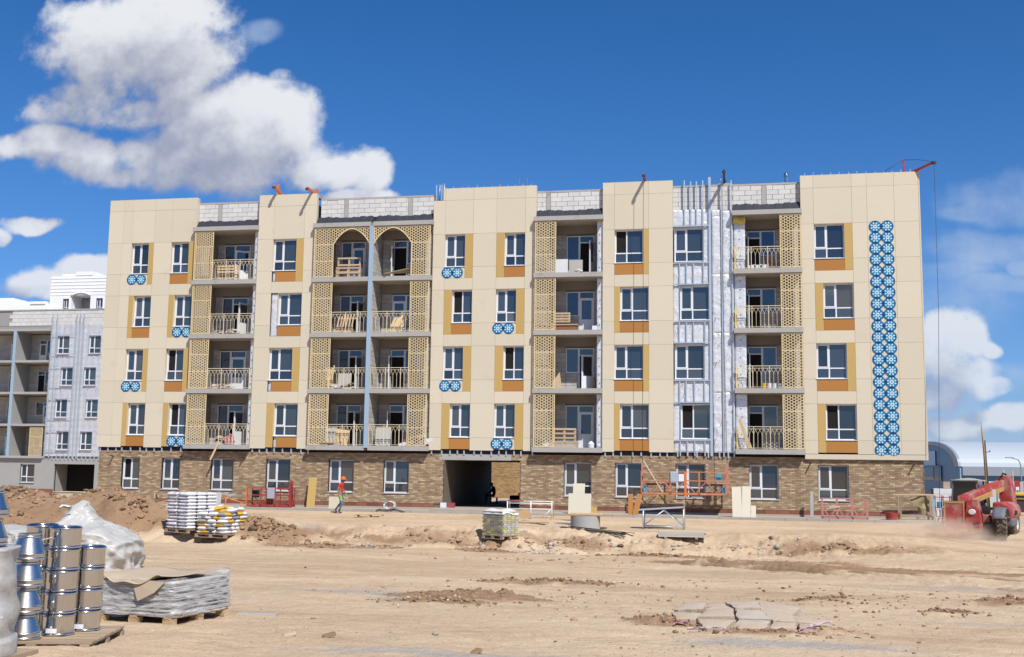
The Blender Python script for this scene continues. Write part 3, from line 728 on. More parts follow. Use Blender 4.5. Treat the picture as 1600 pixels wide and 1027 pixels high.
def door_unit(par, x, z, order, ww, dw, state, y=1.3):
    """balcony door with side window; sub-parts of the balcony"""
    h = 2.22; f = MB(); g = MB(); lf = MB(); lg = MB(); vo = MB(); t = .05
    wx = x if order == 'wd' else x+dw; dx = x+ww if order == 'wd' else x
    sill = .92
    for (a, b, c, d) in ((wx, wx+ww, z+sill, z+h), (dx, dx+dw, z, z+h)):
        f.box(a, b, y-.06, y, d-t, d); f.box(a, a+t, y-.06, y, c, d-t); f.box(b-t, b, y-.06, y, c, d-t)
    f.box(wx+t, wx+ww-t, y-.06, y, z+sill, z+sill+t); f.box(dx+t, dx+dw-t, y-.055, y, z+1.82, z+1.88)
    g.box(wx+t, wx+ww-t, y-.03, y-.02, z+sill+t, z+h-t); g.box(dx+t, dx+dw-t, y-.03, y-.02, z+1.88, z+h-t)
    vo.box(dx+t, dx+dw-t, y-.012, y-.006, z+.01, z+1.83)
    link('window_frame', f.mesh('window_frame', pvc), par); link('pane', g.mesh('pane', glass), par); link('doorway_dark', vo.mesh('doorway_dark', room), par)  # black sheet in the door frame paints the unlit room behind
    w = dw-2*t
    ang = {'closed': 0, 'ajar': -35, 'open': -78, 'openl': 84, 'gone': None}[state]
    if ang is None: return
    q = .09
    lf.box(0, w, -.05, 0, 0, .72); lf.box(0, q, -.05, 0, .72, 1.82); lf.box(w-q, w, -.05, 0, .72, 1.82); lf.box(q, w-q, -.05, 0, 1.73, 1.82)
    for i in range(5): lf.box(q+.01+i*(w-2*q)/5, q-.01+(i+1)*(w-2*q)/5, -.056, -.05, .1, .64)
    lf.box(w-.07, w-.03, -.09, -.05, .95, 1.1)
    lg.box(q, w-q, -.03, -.02, .72, 1.73)
    me, mg = lf.mesh('door', pvc), lg.mesh('door_pane', glass)
    if state == 'openl': loc, rot = (dx+t, y-.03, z+.02), math.radians(-ang)
    else: loc, rot = (dx+dw-t-w, y-.012, z+.02), 0
    if state in ('ajar', 'open'):                                 # hinged on the right jamb
        lf.v = [(p[0]-w, p[1], p[2]) for p in lf.v]; lg.v = [(p[0]-w, p[1], p[2]) for p in lg.v]
        me, mg = lf.mesh('door', pvc), lg.mesh('door_pane', glass); loc, rot = (dx+dw-t, y-.012, z+.02), math.radians(-ang)
    link('door', me, par, loc=loc, rot=(0, 0, rot)); link('door_pane', mg, par, loc=loc, rot=(0, 0, rot))
#       x0     x1     lattice          railing          pier l   pier r  foil side, unit x, order, ww, dw, states fl2..fl5
shaded_bay_concrete = M('shaded_bay_concrete', (.215, .19, .16), .95, noise=(1.5, .3), bump=(14, .2))  # darker copy of the concrete: the bays' shade is put into its colour
shaded_inner_block = M('shaded_inner_block', (.40, .37, .335), .9, isl=.25, noise=(2, .2), bump=(20, .3))  # block colour darkened too, to carry shade inside the balconies
BAYS = {'B1': dict(x=(-23.2, -19.5), lat=(-23.12, -22.0), rail=[(-22.0, -19.56)]*4, pl=-22.42, pr=-19.74, foil='r', unit=(-22.03, 'wd', .64, .92), st=['open', 'closed', 'open', 'ajar']),
        'B2': dict(x=(-16.15, -12.96), lat=(-16.1, -15.0), rail=[(-15.0, -12.98)]*3+[None], pl=-15.42, pr=-12.96, foil='', unit=(-15.07, 'wd', .6, .78), st=['open', 'open', 'open', 'closed']),
        'B2R': dict(x=(-12.74, -9.52), lat=(-10.65, -9.6), rail=[(-12.72, -10.65)]*3+[None], pl=-12.74, pr=-9.95, foil='', unit=(-12.08, 'dw', .8, .78), st=['openl', 'openl', 'closed', 'openl']),
        'B3': dict(x=(-3.98, -.44), lat=(-3.94, -2.84), rail=[None]*4, pl=-3.25, pr=-.74, foil='r', unit=(-2.5, 'wd', .68, .80), st=['closed', 'ajar', 'closed', 'open']),
        'B4': dict(x=(6.2, 9.52), lat=(8.48, 9.5), rail=[(6.26, 8.48)]*4, pl=6.78, pr=9.08, foil='l', unit=(6.85, 'dw', .72, .72), st=['gone', 'openl', 'openl', 'openl'])}
for bi, (bn, B) in enumerate(BAYS.items()):
    x0, x1 = B['x']; xs0 = x0 if bn != 'B2R' else -12.73; xs1 = x1 if bn != 'B2' else -12.97
    for k in range(4):
        z = 3.11+3*k
        s = MB(); s.box(xs0-.02, xs1+.02, -.32, 1.3, z-.24, z)
        bal = part('balcony', s, concrete)
        sw = B['lat'][1]-B['lat'][0]
        if k == 3 and bn.startswith('B2'):
            key = ('arch', bn); w = (x1-x0) if bn == 'B2' else (x1-x0)
            me = arch_mesh(-12.98+16.1, 1.1, 2.70, False) if bn == 'B2' else arch_mesh(-9.6+12.72, 1.05, 2.70, True)
            link('lattice_screen', me, bal, loc=(-16.1 if bn == 'B2' else -12.72, -.25, z+.02))
        else:
            key = ('s', round(sw, 2)); SCACHE.setdefault(key, None)
            if SCACHE[key] is None: SCACHE[key] = screen_mesh(sw, 2.70)
            link('lattice_screen', SCACHE[key], bal, loc=(B['lat'][0], -.25, z+.02))
        if B['rail'][k]:
            ra, rb_ = B['rail'][k]; key = ('r', round(rb_-ra, 2))
            if key not in SCACHE: SCACHE[key] = railing_mesh(rb_-ra)
            link('railing', SCACHE[key], bal, loc=(ra, -.25, z))
        ux, order, ww, dw = B['unit']; door_unit(bal, ux, z, order, ww, dw, B['st'][k])
        # back wall with the opening left out; side walls; piers
        wx = ux if order == 'wd' else ux+dw
        bw = MB(); hz = [(ux, ux+ww+dw, z+.92, z+2.22), ((ux+ww if order == 'wd' else ux), (ux+ww+dw if order == 'wd' else ux+dw), z, z+2.22)]
        sd_ = bi*10+k; wallm = MB(); wallf = MB(); beams = MB()
        block_face(wallf, x0+.04, ux-.01, z, z+2.5, 1.26, sd_); block_face(wallf, ux+ww+dw+.01, x1-.04, z, z+2.5, 1.26, sd_+1)
        block_face(wallf, wx, wx+ww, z, z+.9, 1.26, sd_+2); wallm.box(x0, x1, 1.31, 1.5, z, z+2.76)
        beams.box(x0, x1, 1.08, 1.3, z+2.30, z+2.76); link('beam', beams.mesh('beam', shaded_bay_concrete), bal)
        wallm.box(x0-.03, x0+.0, .3, 1.3, z, z+2.76); wallm.box(x1, x1+.03, .3, 1.3, z, z+2.76)
        block_face(wallf, .2 if bn != 'B2R' else -.28, 1.26, z, z+2.75, x0+.01, sd_+3, axis='y')
        if B['pl'] > x0: (block_face(wallf, x0+.02, B['pl'], z, z+2.75, .20, sd_+4) if B['foil'] != 'l' else None); wallm.box(x0+.02, B['pl']-.02, .25, 1.3, z, z+2.75)
        if B['pr'] < x1: (block_face(wallf, B['pr'], x1-.02, z, z+2.75, .20, sd_+5) if B['foil'] != 'r' else None); wallm.box(B['pr']+.02, x1-.02, .25, 1.3, z, z+2.75)
        link('bay_wall', wallm.mesh('bay_wall', shaded_bay_concrete), bal, kind='stuff'); link('blockwork', wallf.mesh('blockwork', shaded_inner_block), bal, kind='stuff')
        if B['foil']:
            a, b = (B['pr'], x1-.02) if B['foil'] == 'r' else (x0+.02, B['pl'])
            blanket(a, b, z, z+2.75, 80+bi*5+k, y=.17, amp=.06)
            for q in range(6):
                d = MB(); d.lathe([(0, -.004), (.028, -.004), (.028, 0)], n=8); me = SCACHE.setdefault('dow', d.mesh('anchor', steel_dark))
                link('anchor', me, BLD, loc=((a+b)/2+rnd.uniform(-.03, .03), .10, z+.3+q*.43), rot=(PI/2, 0, 0))
    s = MB(); s.box(xs0-.05, xs1+.05, -.32, 1.3, 14.87, 15.10); part('roof_slab', s, concrete)
    bt = MB(); n = 40
    bt.grid(lambda u, v: (x0+(x1-x0)*u, -.02+.28*v, 15.105+(.42+.03*math.sin(u*9)+.02*math.sin(u*41)+.012*math.sin(u*97+2))*v), 60, 3); part('roofing_felt', bt, membrane)
for k in range(4):
    b = MB(); z = 3.11+3*k; b.box(-12.95, -12.75, -.30, 1.3, z, z+2.76, 0); b.box(-12.955, -12.745, -.325, -.30, z-.0, z+2.76, 1); part('divider_wall', b, [shaded_inner_block, bluegrey])
b = MB(); b.box(-12.965, -12.735, -.35, -.326, 3.0, 14.86); part('divider_facing', b, bluegrey)
# --- unclad bay wrapped in foil between the two right hand sections
def stud(x, z0, z1, w=.06, y=.0):
    b = MB(); b.box(x-w/2, x+w/2, y, y+.012, z0, z1); b.box(x-w/2, x-w/2+.006, y+.012, y+.07, z0, z1); b.box(x+w/2-.006, x+w/2, y+.012, y+.07, z0, z1); part('stud', b, galv)
def hstud(x0, x1, z, w=.05):
    b = MB(); b.box(x0, x1, -.012, .0, z-w/2, z+w/2); b.box(x0, x1, 0, .07, z+w/2-.006, z+w/2); part('stud', b, galv)
bkm = MB(); holes_wall(bkm, 3.17, 6.19, 2.9, 15.25, .2, .26, [((3.24, 4.70) if k in (1, 3) else (3.51, 4.98))+(W_SILL+3*k, W_TOP+3*k) for k in range(4)]); part('sheathing', bkm, mortar)
sd_ = 0
for k in range(4):
    dz = 3*k; wx0, wx1 = ((3.24, 4.70) if k in (1, 3) else (3.51, 4.98))
    blanket(3.17, 5.0, (2.36+dz+.05) if k else 2.92, 3.55+dz, 10+k)
    if wx0 > 3.4: blanket(3.17, wx0-.02, 3.55+dz, 5.4+dz, 20+k, amp=.04)
    if wx1 < 4.9: blanket(wx1+.02, 5.0, 3.55+dz, 5.4+dz, 30+k, amp=.05)
    window(wx0, wx1, W_SILL+dz, W_TOP+dz, .20, BLD, reveal=galv, opened=1 if k == 0 else 0)
    hstud(3.17, 5.0, 5.42+dz); hstud(3.17, 5.0, 3.52+dz)
    for x in (3.47, 3.82, 4.18, 4.72): stud(x+rnd.uniform(-.04, .04), (2.46+dz) if k else 2.75, 3.49+dz)
    blanket(5.12, 5.6, 2.92+dz, 5.92+dz, 40+k); blanket(5.66, 6.18, 2.92+dz, 5.92+dz if k < 3 else 15.2, 50+k)
blanket(3.17, 5.0, 14.45, 15.3, 60); blanket(5.12, 5.6, 14.9, 15.25, 61)
stud(5.03, 2.75, 16.95, .13); stud(5.62, 2.72, 16.85); stud(6.12, 2.72, 16.75)
for x in (3.76, 4.08, 4.37, 4.69): stud(x, 14.45, 16.8+rnd.uniform(-.05, .1))
an = MB()
for k in range(110):
    x = rnd.choice([3.3, 3.65, 4.0, 4.45, 4.85, 5.25, 5.45, 5.8, 6.02])+rnd.uniform(-.06, .06); z = rnd.uniform(3.0, 15.1)
    kk = int((z-2.36)/3); 
    if x < 5.0 and 3.4 < z-3*int((z-2.4)/3) < 5.45: continue
    an.lathe([(0, 0), (.022, 0), (.022, .01)], (0, 0, 0), 6, sharp=False)
    n = len(an.v); 
    for i in range(n-18, n): v = an.v[i]; an.v[i] = (x+v[0], .035-v[2], z+v[1])
part('anchor', an, steel_dark, kind='stuff')
# torn yellow wool at the slab edges beside it
for k in range(4):
    z = 3.1+3*k; b = MB(); r = random.Random(k)
    b.grid(lambda u, v: (6.2+.13*u+.02*math.sin(v*20), .10-.12*math.sin(PI*u)*(.6+.4*math.sin(v*9+k)), z+(1.0+.3*(k == 3))*v), 5, 14); part('wool_batt', b, wool)
b = MB(); b.grid(lambda u, v: (6.2+.6*u, .02-.1*math.sin(PI*v), 14.45+.38*v+.05*math.sin(u*7)), 8, 5); part('wool_batt', b, wool)
# --- things on the roof that belong to it
b = MB(); b.lathe([(.13, 0), (.13, .35), (.15, .36), (.15, .42), (.09, .55), (0, .62)], (8.9, 1.0, 16.72), 14); part('vent_pipe', b, stainless)
for x, h in ((-4.98, .55), (-4.55, .55), (-6.0, .3), (-9.35, .35), (-9.1, .4), (-26.6, .12), (-25.6, .12)):
    b = MB(); b.tube([(x, .5, 16.3), (x+.01, .5, 16.86+h)], .022, 6); part('rebar', b, rust if x > -9 else galv)
for x in (-9.42, -9.12): stud(x, 16.1, 17.1, .06, .1)
# ---------------------------------------------------------------- courtyard wing seen through the passage
CY = thing('brick_building', 'sunlit brick wall of the courtyard wing seen through the dark passage', 'building', (-12, 36, -.4))
b = MB(); holes_wall(b, -14, 12, 0, 5, 0, .5, [(-4.9, -2.5, 1.0, 3.0)]); b.build('wall', joint, CY)
bm = MB(); r_ = random.Random(8); z = 0; k = 0
while z < 4.9:
    x = -8-(k % 2)*.13
    while x < 9:
        if not (x+.26 > -4.95 and x < -2.45 and .95 < z+.04 < 3.05): bm.box(x+.005, x+.255, -.02-.012*r_.random(), 0, z+.005, z+.076, back=False)
        x += .26
    z += .081; k += 1
bm.build('brick_cladding', M('ochre_brick', (.36, .235, .115), .85, isl=.5, noise=(1, .2)), CY, kind='stuff')
window(-4.8, -2.6, 1.0, 3.0, .2, CY, reveal=MATS['red_paint'])
# ---------------------------------------------------------------- grey block on the left
LB = thing('apartment_building', 'grey unfinished block behind on the far left, facade wrapped in silver foil', 'building', (-60, 42, -.7))
def lp(name, mb, mats, **kw): mb.v = [(x+60, y-42, z+.7) for x, y, z in mb.v]; return mb.build(name, mats, LB, **kw)
LX0, LX1 = -72.5, -45.0
b = MB(); b.box(LX0, LX1, 44.5, 54, -.7, 16.2); b.box(-59.8, -58.5, 42.3, 44.5, -.7, 16.2); b.box(-54.2, LX1, 42.3, 44.5, -.7, 16.2); b.box(-58.5, -54.2, 42.3, 44.5, 1.95, 16.2); lp('wall', b, grey_wall)
b = MB(); b.box(-58.5, -54.2, 44.35, 44.45, -.7, 1.95); lp('passage', b, room)  # near-black sheet paints the shade inside this passage
Y0 = 42.0
def far_sheet(x0, x1, z0, z1, hs, seed):
    b = MB(); xs = sorted({x0, x1, *[h[0] for h in hs], *[h[1] for h in hs]}); r = random.Random(seed)
    for a, c in zip(xs[:-1], xs[1:]):
        zs = [(z0, z0)]+sorted((h[2], h[3]) for h in hs if h[0] < c-1e-6 and h[1] > a+1e-6)+[(z1, z1)]
        for (p, q), (s_, t_) in zip(zs[:-1], zs[1:]):
            if s_-q < .02: continue
            nz_ = max(1, int((s_-q)/.3)); nx_ = max(1, int((c-a)/.3))
            b.grid(lambda u, v: (a+(c-a)*u, Y0+.2-.05*abs(math.sin((a+(c-a)*u)*5))*abs(math.sin((q+(s_-q)*v)*5.2))-.03*r.random(), q+(s_-q)*v), nx_*2, nz_*2)
    return b
FW = []
for k, (c1, c2) in enumerate(((-58.43, -55.91), (-58.79, -55.5), (-58.39, -55.91), (-58.95, -55.56))):
    for c in (c1, c2): FW.append((c, c+1.28, 3.35+3.11*k, 5.1+3.11*k))
lp('foil_wrap', far_sheet(-59.8, -53, 2.7, 15.5, FW, 3), M('dull_foil', (.64, .64, .65), .45, metal=.4, noise=(1.5, .3), bump=(9, .4)))
for (a, c, z0, z1) in FW: window(a+60, c+60, z0+.7, z1+.7, .215, LB, reveal=galv)
for x in (-59.6, -59.1, -57.0, -56.6, -56.2, -53.6):
    b = MB(); b.box(x-.05, x+.05, Y0, Y0+.06, 2.5, 16.6); lp('stud', b, galv)
for k in range(4):
    for z in (3.27, 5.18):
        b = MB(); b.box(-59.6, -57.0, Y0-.02, Y0, z+3.11*k-.03, z+3.11*k+.03); lp('stud', b, galv)
r_ = random.Random(4)
back = MB(); back.box(LX0, -53, Y0+.35, Y0+.6, 15.5, 17.0); lp('parapet', back, mortar)
x = -72
while x < -53.2:
    for q in range(4):
        w = .62; b = MB(); xo = x+(.31 if q % 2 else 0); b.box(xo+.012, xo+w-.012, Y0+.3-r_.uniform(0, .012), Y0+.35, 15.5+.37*q+.01, 15.5+.37*(q+1)-.01)
        if x > -65: lp('block', b, block)
    x += .62
b = MB(); b.box(LX0, -53, Y0+.25, Y0+.65, 17.0, 17.12); lp('coping', b, concrete)
b = MB(); x = -58.8
while x < -53: b.box(x, x+.08, Y0+.02, Y0+.1, 2.35, 2.75); x += .45
lp('stud_foot', b, galv, kind='stuff')
for k in range(5):                                               # recessed balconies left of the wrapped bay
    z = 2.48+3.11*k
    s = MB(); s.box(LX0, -59.75, Y0-.2, 44.5, z, z+.22)
    bal = lp('balcony', s, concrete)
    if k == 4: break
    zl = z+.22; off = Vector((60, -42, .7))
    for (bx0, bx1) in ((-71.8, -63.6), (-63.3, -59.8)):
        f = MB(); block_face(f, bx0+60, bx1+60, zl+.7, zl+.7+2.8, 2.3, k*7+1); link('blockwork', f.mesh('blockwork', shaded_inner_block), bal, kind='stuff')
        dz_ = zl+.7
        xs_ = bx1+60-2.5 if bx1 > -60 else bx1+60-1.9
        door_unit(bal, xs_, dz_, 'dw' if k != 1 else 'wd', .85, .8, ['closed', 'closed', 'gone', 'closed'][k], y=2.26)
    f = MB(); f.box(-3.6, -3.3, -.2, 2.4, zl+.7, zl+.7+2.9, 0); f.box(-3.61, -3.29, -.23, -.201, zl+.5, zl+.7+2.9, 1); link('divider_wall', f.mesh('divider_wall', [grey_wall, bluegrey]), bal)
link('lattice_screen', screen_mesh(1.4, 2.72), [o for o in LB.children if o.name.startswith('balcony')][0], loc=(-1.2, -.15, 3.42))
b = MB(); b.box(-72, -63.9, Y0+.1, 44.5, -.7, 2.48); holes_wall(b, -63.9, -58.5, -.7, 2.48, Y0+.1, Y0+.45, [(-62.08, -60.56, .15, 1.92)]); b.box(-54.2, -50, Y0+.1, 44.5, -.7, 2.4); b.box(-58.5, -54.2, Y0+.1, 44.4, 1.95, 2.5); lp('base_wall', b, grey_wall)
window(-2.08, -.56, .85, 2.62, .2, LB, reveal=grey_wall)
b = MB(); b.box(-63.9, -58.5, Y0+.0, Y0+.1, -.9, -.45); lp('base_course', b, MATS['red_base_tile'])
# ---------------------------------------------------------------- finished white building behind it
WB = thing('white_building', 'finished white building with stepped parapet rising behind the grey block', 'building', (-75, 70, -1.5))
white = M('white_siding', (.80, .80, .80), .6, noise=(.5, .08))
b = MB(); Z = 1.5
holes_wall(b, -3.75, 9, 0, 23.4+Z, 0, 12, [(-1.87, -1.05, 21.04+Z, 22.67+Z), (2.75, 3.64, 21.04+Z, 22.67+Z), (-.75, 1.9, 20.5+Z, 23.06+Z)])
b.box(-3.75, 9, .01, 12, 23.4+Z, 25.6+Z); b.build('wall', white, WB)
b = MB(); b.box(-.32, 2.1, -.04, 2.5, 25.6+Z, 26.1+Z); b.box(2.1, 9, .2, 2.5, 25.5+Z, 25.62+Z); b.box(-2.4, -.32, .3, 2.5, 25.6+Z, 25.85+Z); b.build('parapet', white, WB)
for zz_ in np.arange(21.0, 25.6, .42):
    b = MB(); b.box(-3.79, 9, -.03, 0, zz_+Z, zz_+Z+.05); 
    if zz_ > 23.1: b.build('siding_board', white, WB)
b = MB(); b.box(-.7, 1.85, 2.4, 2.5, 20.4+Z, 23.0+Z); b.build('niche_back', grey_wall, WB)
b = MB(); b.tube([(-.75+2.65*i/12, -.06, 23.06+Z+.35*math.sin(PI*i/12)) for i in range(13)], .12, 6); b.build('niche_arch', white, WB)
b = MB(); b.box(-.75, 1.9, -.05, .1, 20.5+Z, 21.3+Z); b.build('balcony_front', white, WB)
for (a, c) in ((-1.87, -1.05), (2.75, 3.64)): window(a, c, 21.04+Z, 22.67+Z, .15, WB, reveal=white)
b = MB(); b.box(-16, -9, 0, 10, 0, 22.9+Z); b.box(-9, -3.75, -.5, 10, 0, 21.95+Z); b.box(-6.1, -4.0, -.6, 2, 21.95+Z, 22.3+Z); b.build('low_wing', white, WB)
b = MB(); b.box(3.2, 9, 1.5, 3, 25.6+Z, 26.0+Z); b.build('roof_plant', steel_dark, WB)
# ---------------------------------------------------------------- hall with vaulted white roof on the right
HB = thing('sports_hall', 'long hall with curved white roof and blue glazed end wall', 'building', (27.75, 60, -1))
hb_blue = M('blue_panel', (.085, .20, .34), .4, noise=(.4, .15)); hb_dark = M('dark_blue_glass', (.02, .05, .10), .08, spec=.6); hb_light = M('light_blue_glass', (.28, .42, .56), .12, spec=.6)
hb_grey = M('grey_metal_trim', (.30, .34, .38), .45, metal=.3); hb_roof = M('white_metal_roof', (.44, .475, .51), .4, noise=(.15, .06))
ed = Vector((-1.24, 9.0)); ld = Vector((75, 5.0)); N = 22; E0 = 3.86
def arcp(t, s=1.0, o=0): p = ed*(1-math.cos(PI*t)*s); return (p.x+o, p.y, E0+math.sin(PI*t)*2.65*s)
b = MB()
for i in range(N):
    p, q = arcp(i/N), arcp((i+1)/N); b.quad(p, (p[0]+ld.x, p[1]+ld.y, p[2]), (q[0]+ld.x, q[1]+ld.y, q[2]), q, smooth=True)
b.build('roof', hb_roof, HB)
b = MB()
for i in range(N):                                               # arched rim of the end wall
    p, q, r1, r2 = arcp(i/N, 1.0, -.25), arcp((i+1)/N, 1.0, -.25), arcp(i/N, .86, -.25), arcp((i+1)/N, .86, -.25)
    b.quad(p, q, r2, r1); b.quad(p, arcp(i/N), arcp((i+1)/N), q)
b.build('roof_rim', hb_grey, HB)
b = MB(); pts = [arcp(i/N, .86, -.1) for i in range(N+1)]
p0 = arcp(0, .99, -.1); p1 = arcp(1, .99, -.1)
b._add([(p0[0], p0[1], 0)]+[p0]+pts+[p1]+[(p1[0], p1[1], 0)], [tuple(range(N+5))]); b.build('end_wall', hb_blue, HB)
def endp(name, t0, t1, z0, z1, m, o=-.2):
    b = MB(); a = ed*2*t0; c = ed*2*t1; b.quad((a.x+o, a.y, z0), (c.x+o, c.y, z0), (c.x+o, c.y, z1), (a.x+o, a.y, z1)); b.quad((a.x+o, a.y, z1), (c.x+o, c.y, z1), (c.x+.0, c.y, z1), (a.x+.0, a.y, z1)); b.build(name, m, HB)
endp('glazing', .40, .9, 4.0, 5.5, hb_light); endp('glazing', .44, .9, 2.5, 3.8, MATS['window_glass']); endp('glazing', .30, .425, 2.4, 3.8, hb_dark, -.22); endp('transom', .30, .9, 3.83, 3.96, hb_dark, -.3)
b = MB(); b.box(.05, 75, -.5, .3, 3.0, 3.85); b.build('gutter', hb_grey, HB)
b = MB(); b.quad((0, 0, 0), (75, 5, 0), (75, 5, 3.1), (0, 0, 3.1)); b.build('side_wall', hb_blue, HB)
b = MB(); b.box(9, 75, .0, .2, 1.2, 2.6); b.build('window_band', hb_dark, HB)
# street furniture and stuff beyond the right end of the building
def post(name, label, cat, x, y, h, r, mat, group=None):
    z = gz(x, y); t = thing(name, label, cat, (x, y, z), 0, group); b = MB(); b.tube([(0, 0, 0), (0, 0, h)], [r, r*.7], 8); b.build('pole', mat, t); return t
t = thing('street_lamp', 'curved grey street lamp in front of the white curved roof', 'street lamp', (28.6, 40, gz(28.6, 40)))
h = 3.3-gz(28.6, 40)
b = MB(); b.tube([(0, 0, 0), (0, 0, h-.6), (-.06, 0, h-.25), (-.2, 0, h), (-.7, 0, h+.15)], .05, 6); b.build('pole', hb_grey, t)
b = MB(); b.box(-1.15, -.65, -.08, .08, h+.12, h+.2); b.build('lamp_head', hb_grey, t)
post('timber_post', 'pale post just above the telehandler boom', 'post', 24.02, 25, 2.4-gz(24, 25), .045, wood); post('timber_post', 'pale post at the far right beside the red board', 'post', 24.6, 25, 2.35-gz(24.6, 25), .045, wood)
t = thing('timber_mast', 'tall weathered timber mast behind the red telehandler', 'mast', (20.2, 12, gz(20.2, 12)))
b = MB(); g0 = gz(20.2, 12); b.tube([(.12, 0, 0), (.02, 0, 3.2-g0), (-.05, 0, 4.1-g0), (-.12, 0, 5.1-g0)], [.10, .08, .05, .02], 8); b.build('pole', M('yellowed_timber', (.36, .25, .12), .8, noise=(3, .4)), t)
b = MB(); b.tube([(.16, -.07, .3), (.05, -.05, 4.0-g0)], [.05, .03], 6); b.tube([(.05, 0, 3.3-g0), (.28, 0, 3.35-g0)], .02, 5); b.lathe([(0, -.05), (.05, 0), (0, .05)], (.3, 0, 3.38-g0), 8); b.build('bracket', steel_dark, t)
t = thing('site_fence', 'pale sheet fence along the site edge at the far right', 'fence', (25, 25.5, gz(25, 25.5)))
for i in range(12):
    b = MB(); b.box(-2.6+i*.75, -1.88+i*.75, -.02, .02, .3, 1.62-gz(25, 25)-.0); b.build('fence_panel', M('pale_sheet%d' % i if False else 'pale_sheet', (.42, .42, .42), .6, obj=.3), t)
    b = MB(); b.tube([(-2.63+i*.75, .04, 0), (-2.63+i*.75, .04, 2.1)], .03, 6); b.build('fence_post', hb_grey, t)
t = thing('sign_board', 'small red sign board with a white patch on the far fence', 'sign', (23.72, 20, gz(23.7, 20)))
zb = 1.02-gz(23.7, 20)
b = MB(); b.box(-.02, .02, .02, .05, 0, zb+.6); b.build('post', hb_grey, t); b = MB(); b.box(-.17, .17, -.015, .015, zb, zb+.66); b.build('board', steel_red, t); b = MB(); b.box(-.1, .1, -.02, -.016, zb+.06, zb+.28); b.build('patch', pvc, t)
t = thing('compressor', 'yellow machine body partly hidden behind the telehandler', 'machine', (23.2, 18, gz(23.2, 18)))
yel = M('yellow_paint', (.55, .36, .03), .5, noise=(3, .3)); zb = .55-gz(23.2, 18)
o = MB(); o.box(-.95, .9, -.4, .5, zb, zb+.42); bevel(o.build('body', yel, t), .06); b = MB(); b.box(-.7, .6, -.42, -.4, zb+.1, zb+.25); b.build('vent', black, t); b = MB(); b.box(-.5, .4, -.3, .4, .2, zb); b.build('frame', steel_dark, t)
for s_ in (-.7, .6): b = MB(); b.lathe([(.1, -.08), (.24, -.08), (.26, 0), (.24, .08), (.1, .08)], (0, 0, 0), 16); b.v = [(x+s_, z-.3, y+.26) for x, y, z in b.v]; b.build('wheel', black, t)
# ---------------------------------------------------------------- roof: beams of the hanging platforms
def roof_beam(name, label, x, y0, y1, z0, z1, mat, posth=0, px=None, group='beams for hanging platforms on the roof edge', dx=0.0, block_=False):
    t = thing(name, label, 'beam', (x, y0, z0-.25), 0, group); L = y0-y1
    b = MB(); b.bar((0, .3, .25), (dx, -L, .25+z1-z0), .10, .14); b.build('beam', mat, t)
    b = MB(); b.box(-.3, .3, -.2, .35, -.02, .18); b.build('footing', concrete, t)
    b = MB(); b.lathe([(.02, -.05), (.09, -.05), (.09, .05), (.02, .05)], (dx, -L, .18+z1-z0), 10); b.build('pulley', steel_dark, t)
    if posth: b = MB(); b.bar(((px or 0), .35, .1), ((px or 0)+.03, .35, posth), .13, .13); b.build('post', mat, t)
    return t
roof_beam('platform_beam', 'leftmost orange beam and post on the roof, above the second panel section', -18.45, .5, -.55, 16.95, 17.2, steel_orange, .95, -.35)
roof_beam('platform_beam', 'short orange beam with post, second from the left on the roof', -16.45, .5, -.75, 16.95, 16.98, steel_orange, .62, -.1)
roof_beam('platform_beam', 'dark red beam seen end on at the roof edge above the fourth panel section', 1.74, .5, -.75, 16.95, 17.02, steel_red, .3)
roof_beam('platform_beam', 'dark beam on a concrete block above the foil wrapped strip', 5.77, .5, -1.0, 16.75, 17.0, steel_dark, .5)
t = thing('roof_jib', 'dark red jib with mast and stay at the top right corner of the roof', 'jib', (14.6, .3, 16.8))
b = MB(); b.bar((.15, 0, 0), (1.25, -.9, .33), .09, .11); b.build('beam', steel_red, t)
b = MB(); b.bar((0, 0, -.2), (-.05, 0, .75), .08, .08); b.build('mast', steel_red, t)
b = MB(); b.tube([(-.05, 0, .74), (.6, -.4, .62), (1.2, -.88, .36)], .012, 5); b.tube([(-.05, 0, .74), (-1.2, .3, .1)], .012, 5); b.build('stay_cable', steel_dark, t)
b = MB(); b.lathe([(.02, -.06), (.11, -.06), (.11, .06), (.02, .06)], (1.25, -.9, .3), 10); b.build('pulley', steel_dark, t)
b = MB(); b.tube([(1.25, -.92, .2), (1.22, -.95, -7), (1.0, -1.0, -14.4), (.95, -1, -16.9)], .011, 5); b.build('hanging_cable', steel_dark, t)
# ---------------------------------------------------------------- hanging platform in front of the base
def cradle(t, L, W, H, mat, mat2=None, diag=6, box=None, floor=True):
    """welded platform frame: rails, uprights, zigzag bracing, floor; local x along its length, z from its floor"""
    m2 = mat2 or mat; s = .045
    for y in (0, W):
        for z, nm in ((H, 'top_rail'), (H*.62, 'middle_rail'), (.06, 'bottom_rail')):
            b = MB(); b.bar((0, y, z), (L, y, z), s if nm != 'bottom_rail' else .06, s if nm != 'bottom_rail' else .10); b.build(nm, mat if y == 0 else m2, t)
        b = MB()
        for i in range(diag):
            x0, x1 = L*i/diag, L*(i+1)/diag; z0, z1 = (.08, H*.6) if i % 2 else (H*.6, .08); b.bar((x0, y+.004, z0), (x1, y+.004, z1), .026, .026)
        b.build('bracing', m2, t)
    for i in range(4):
        x = L*i/3
        for y in (0, W): b = MB(); b.bar((x, y-.005, 0), (x, y-.005, H+.02), .05, .05); b.build('upright', mat, t)
    if floor: b = MB(); b.box(.03, L-.03, .03, W-.03, .0, .03); b.build('floor', m2, t)
t = thing('hanging_platform', 'orange hanging platform with a grey control box in front of the brick base', 'platform', (1.62, -1.0, .84))
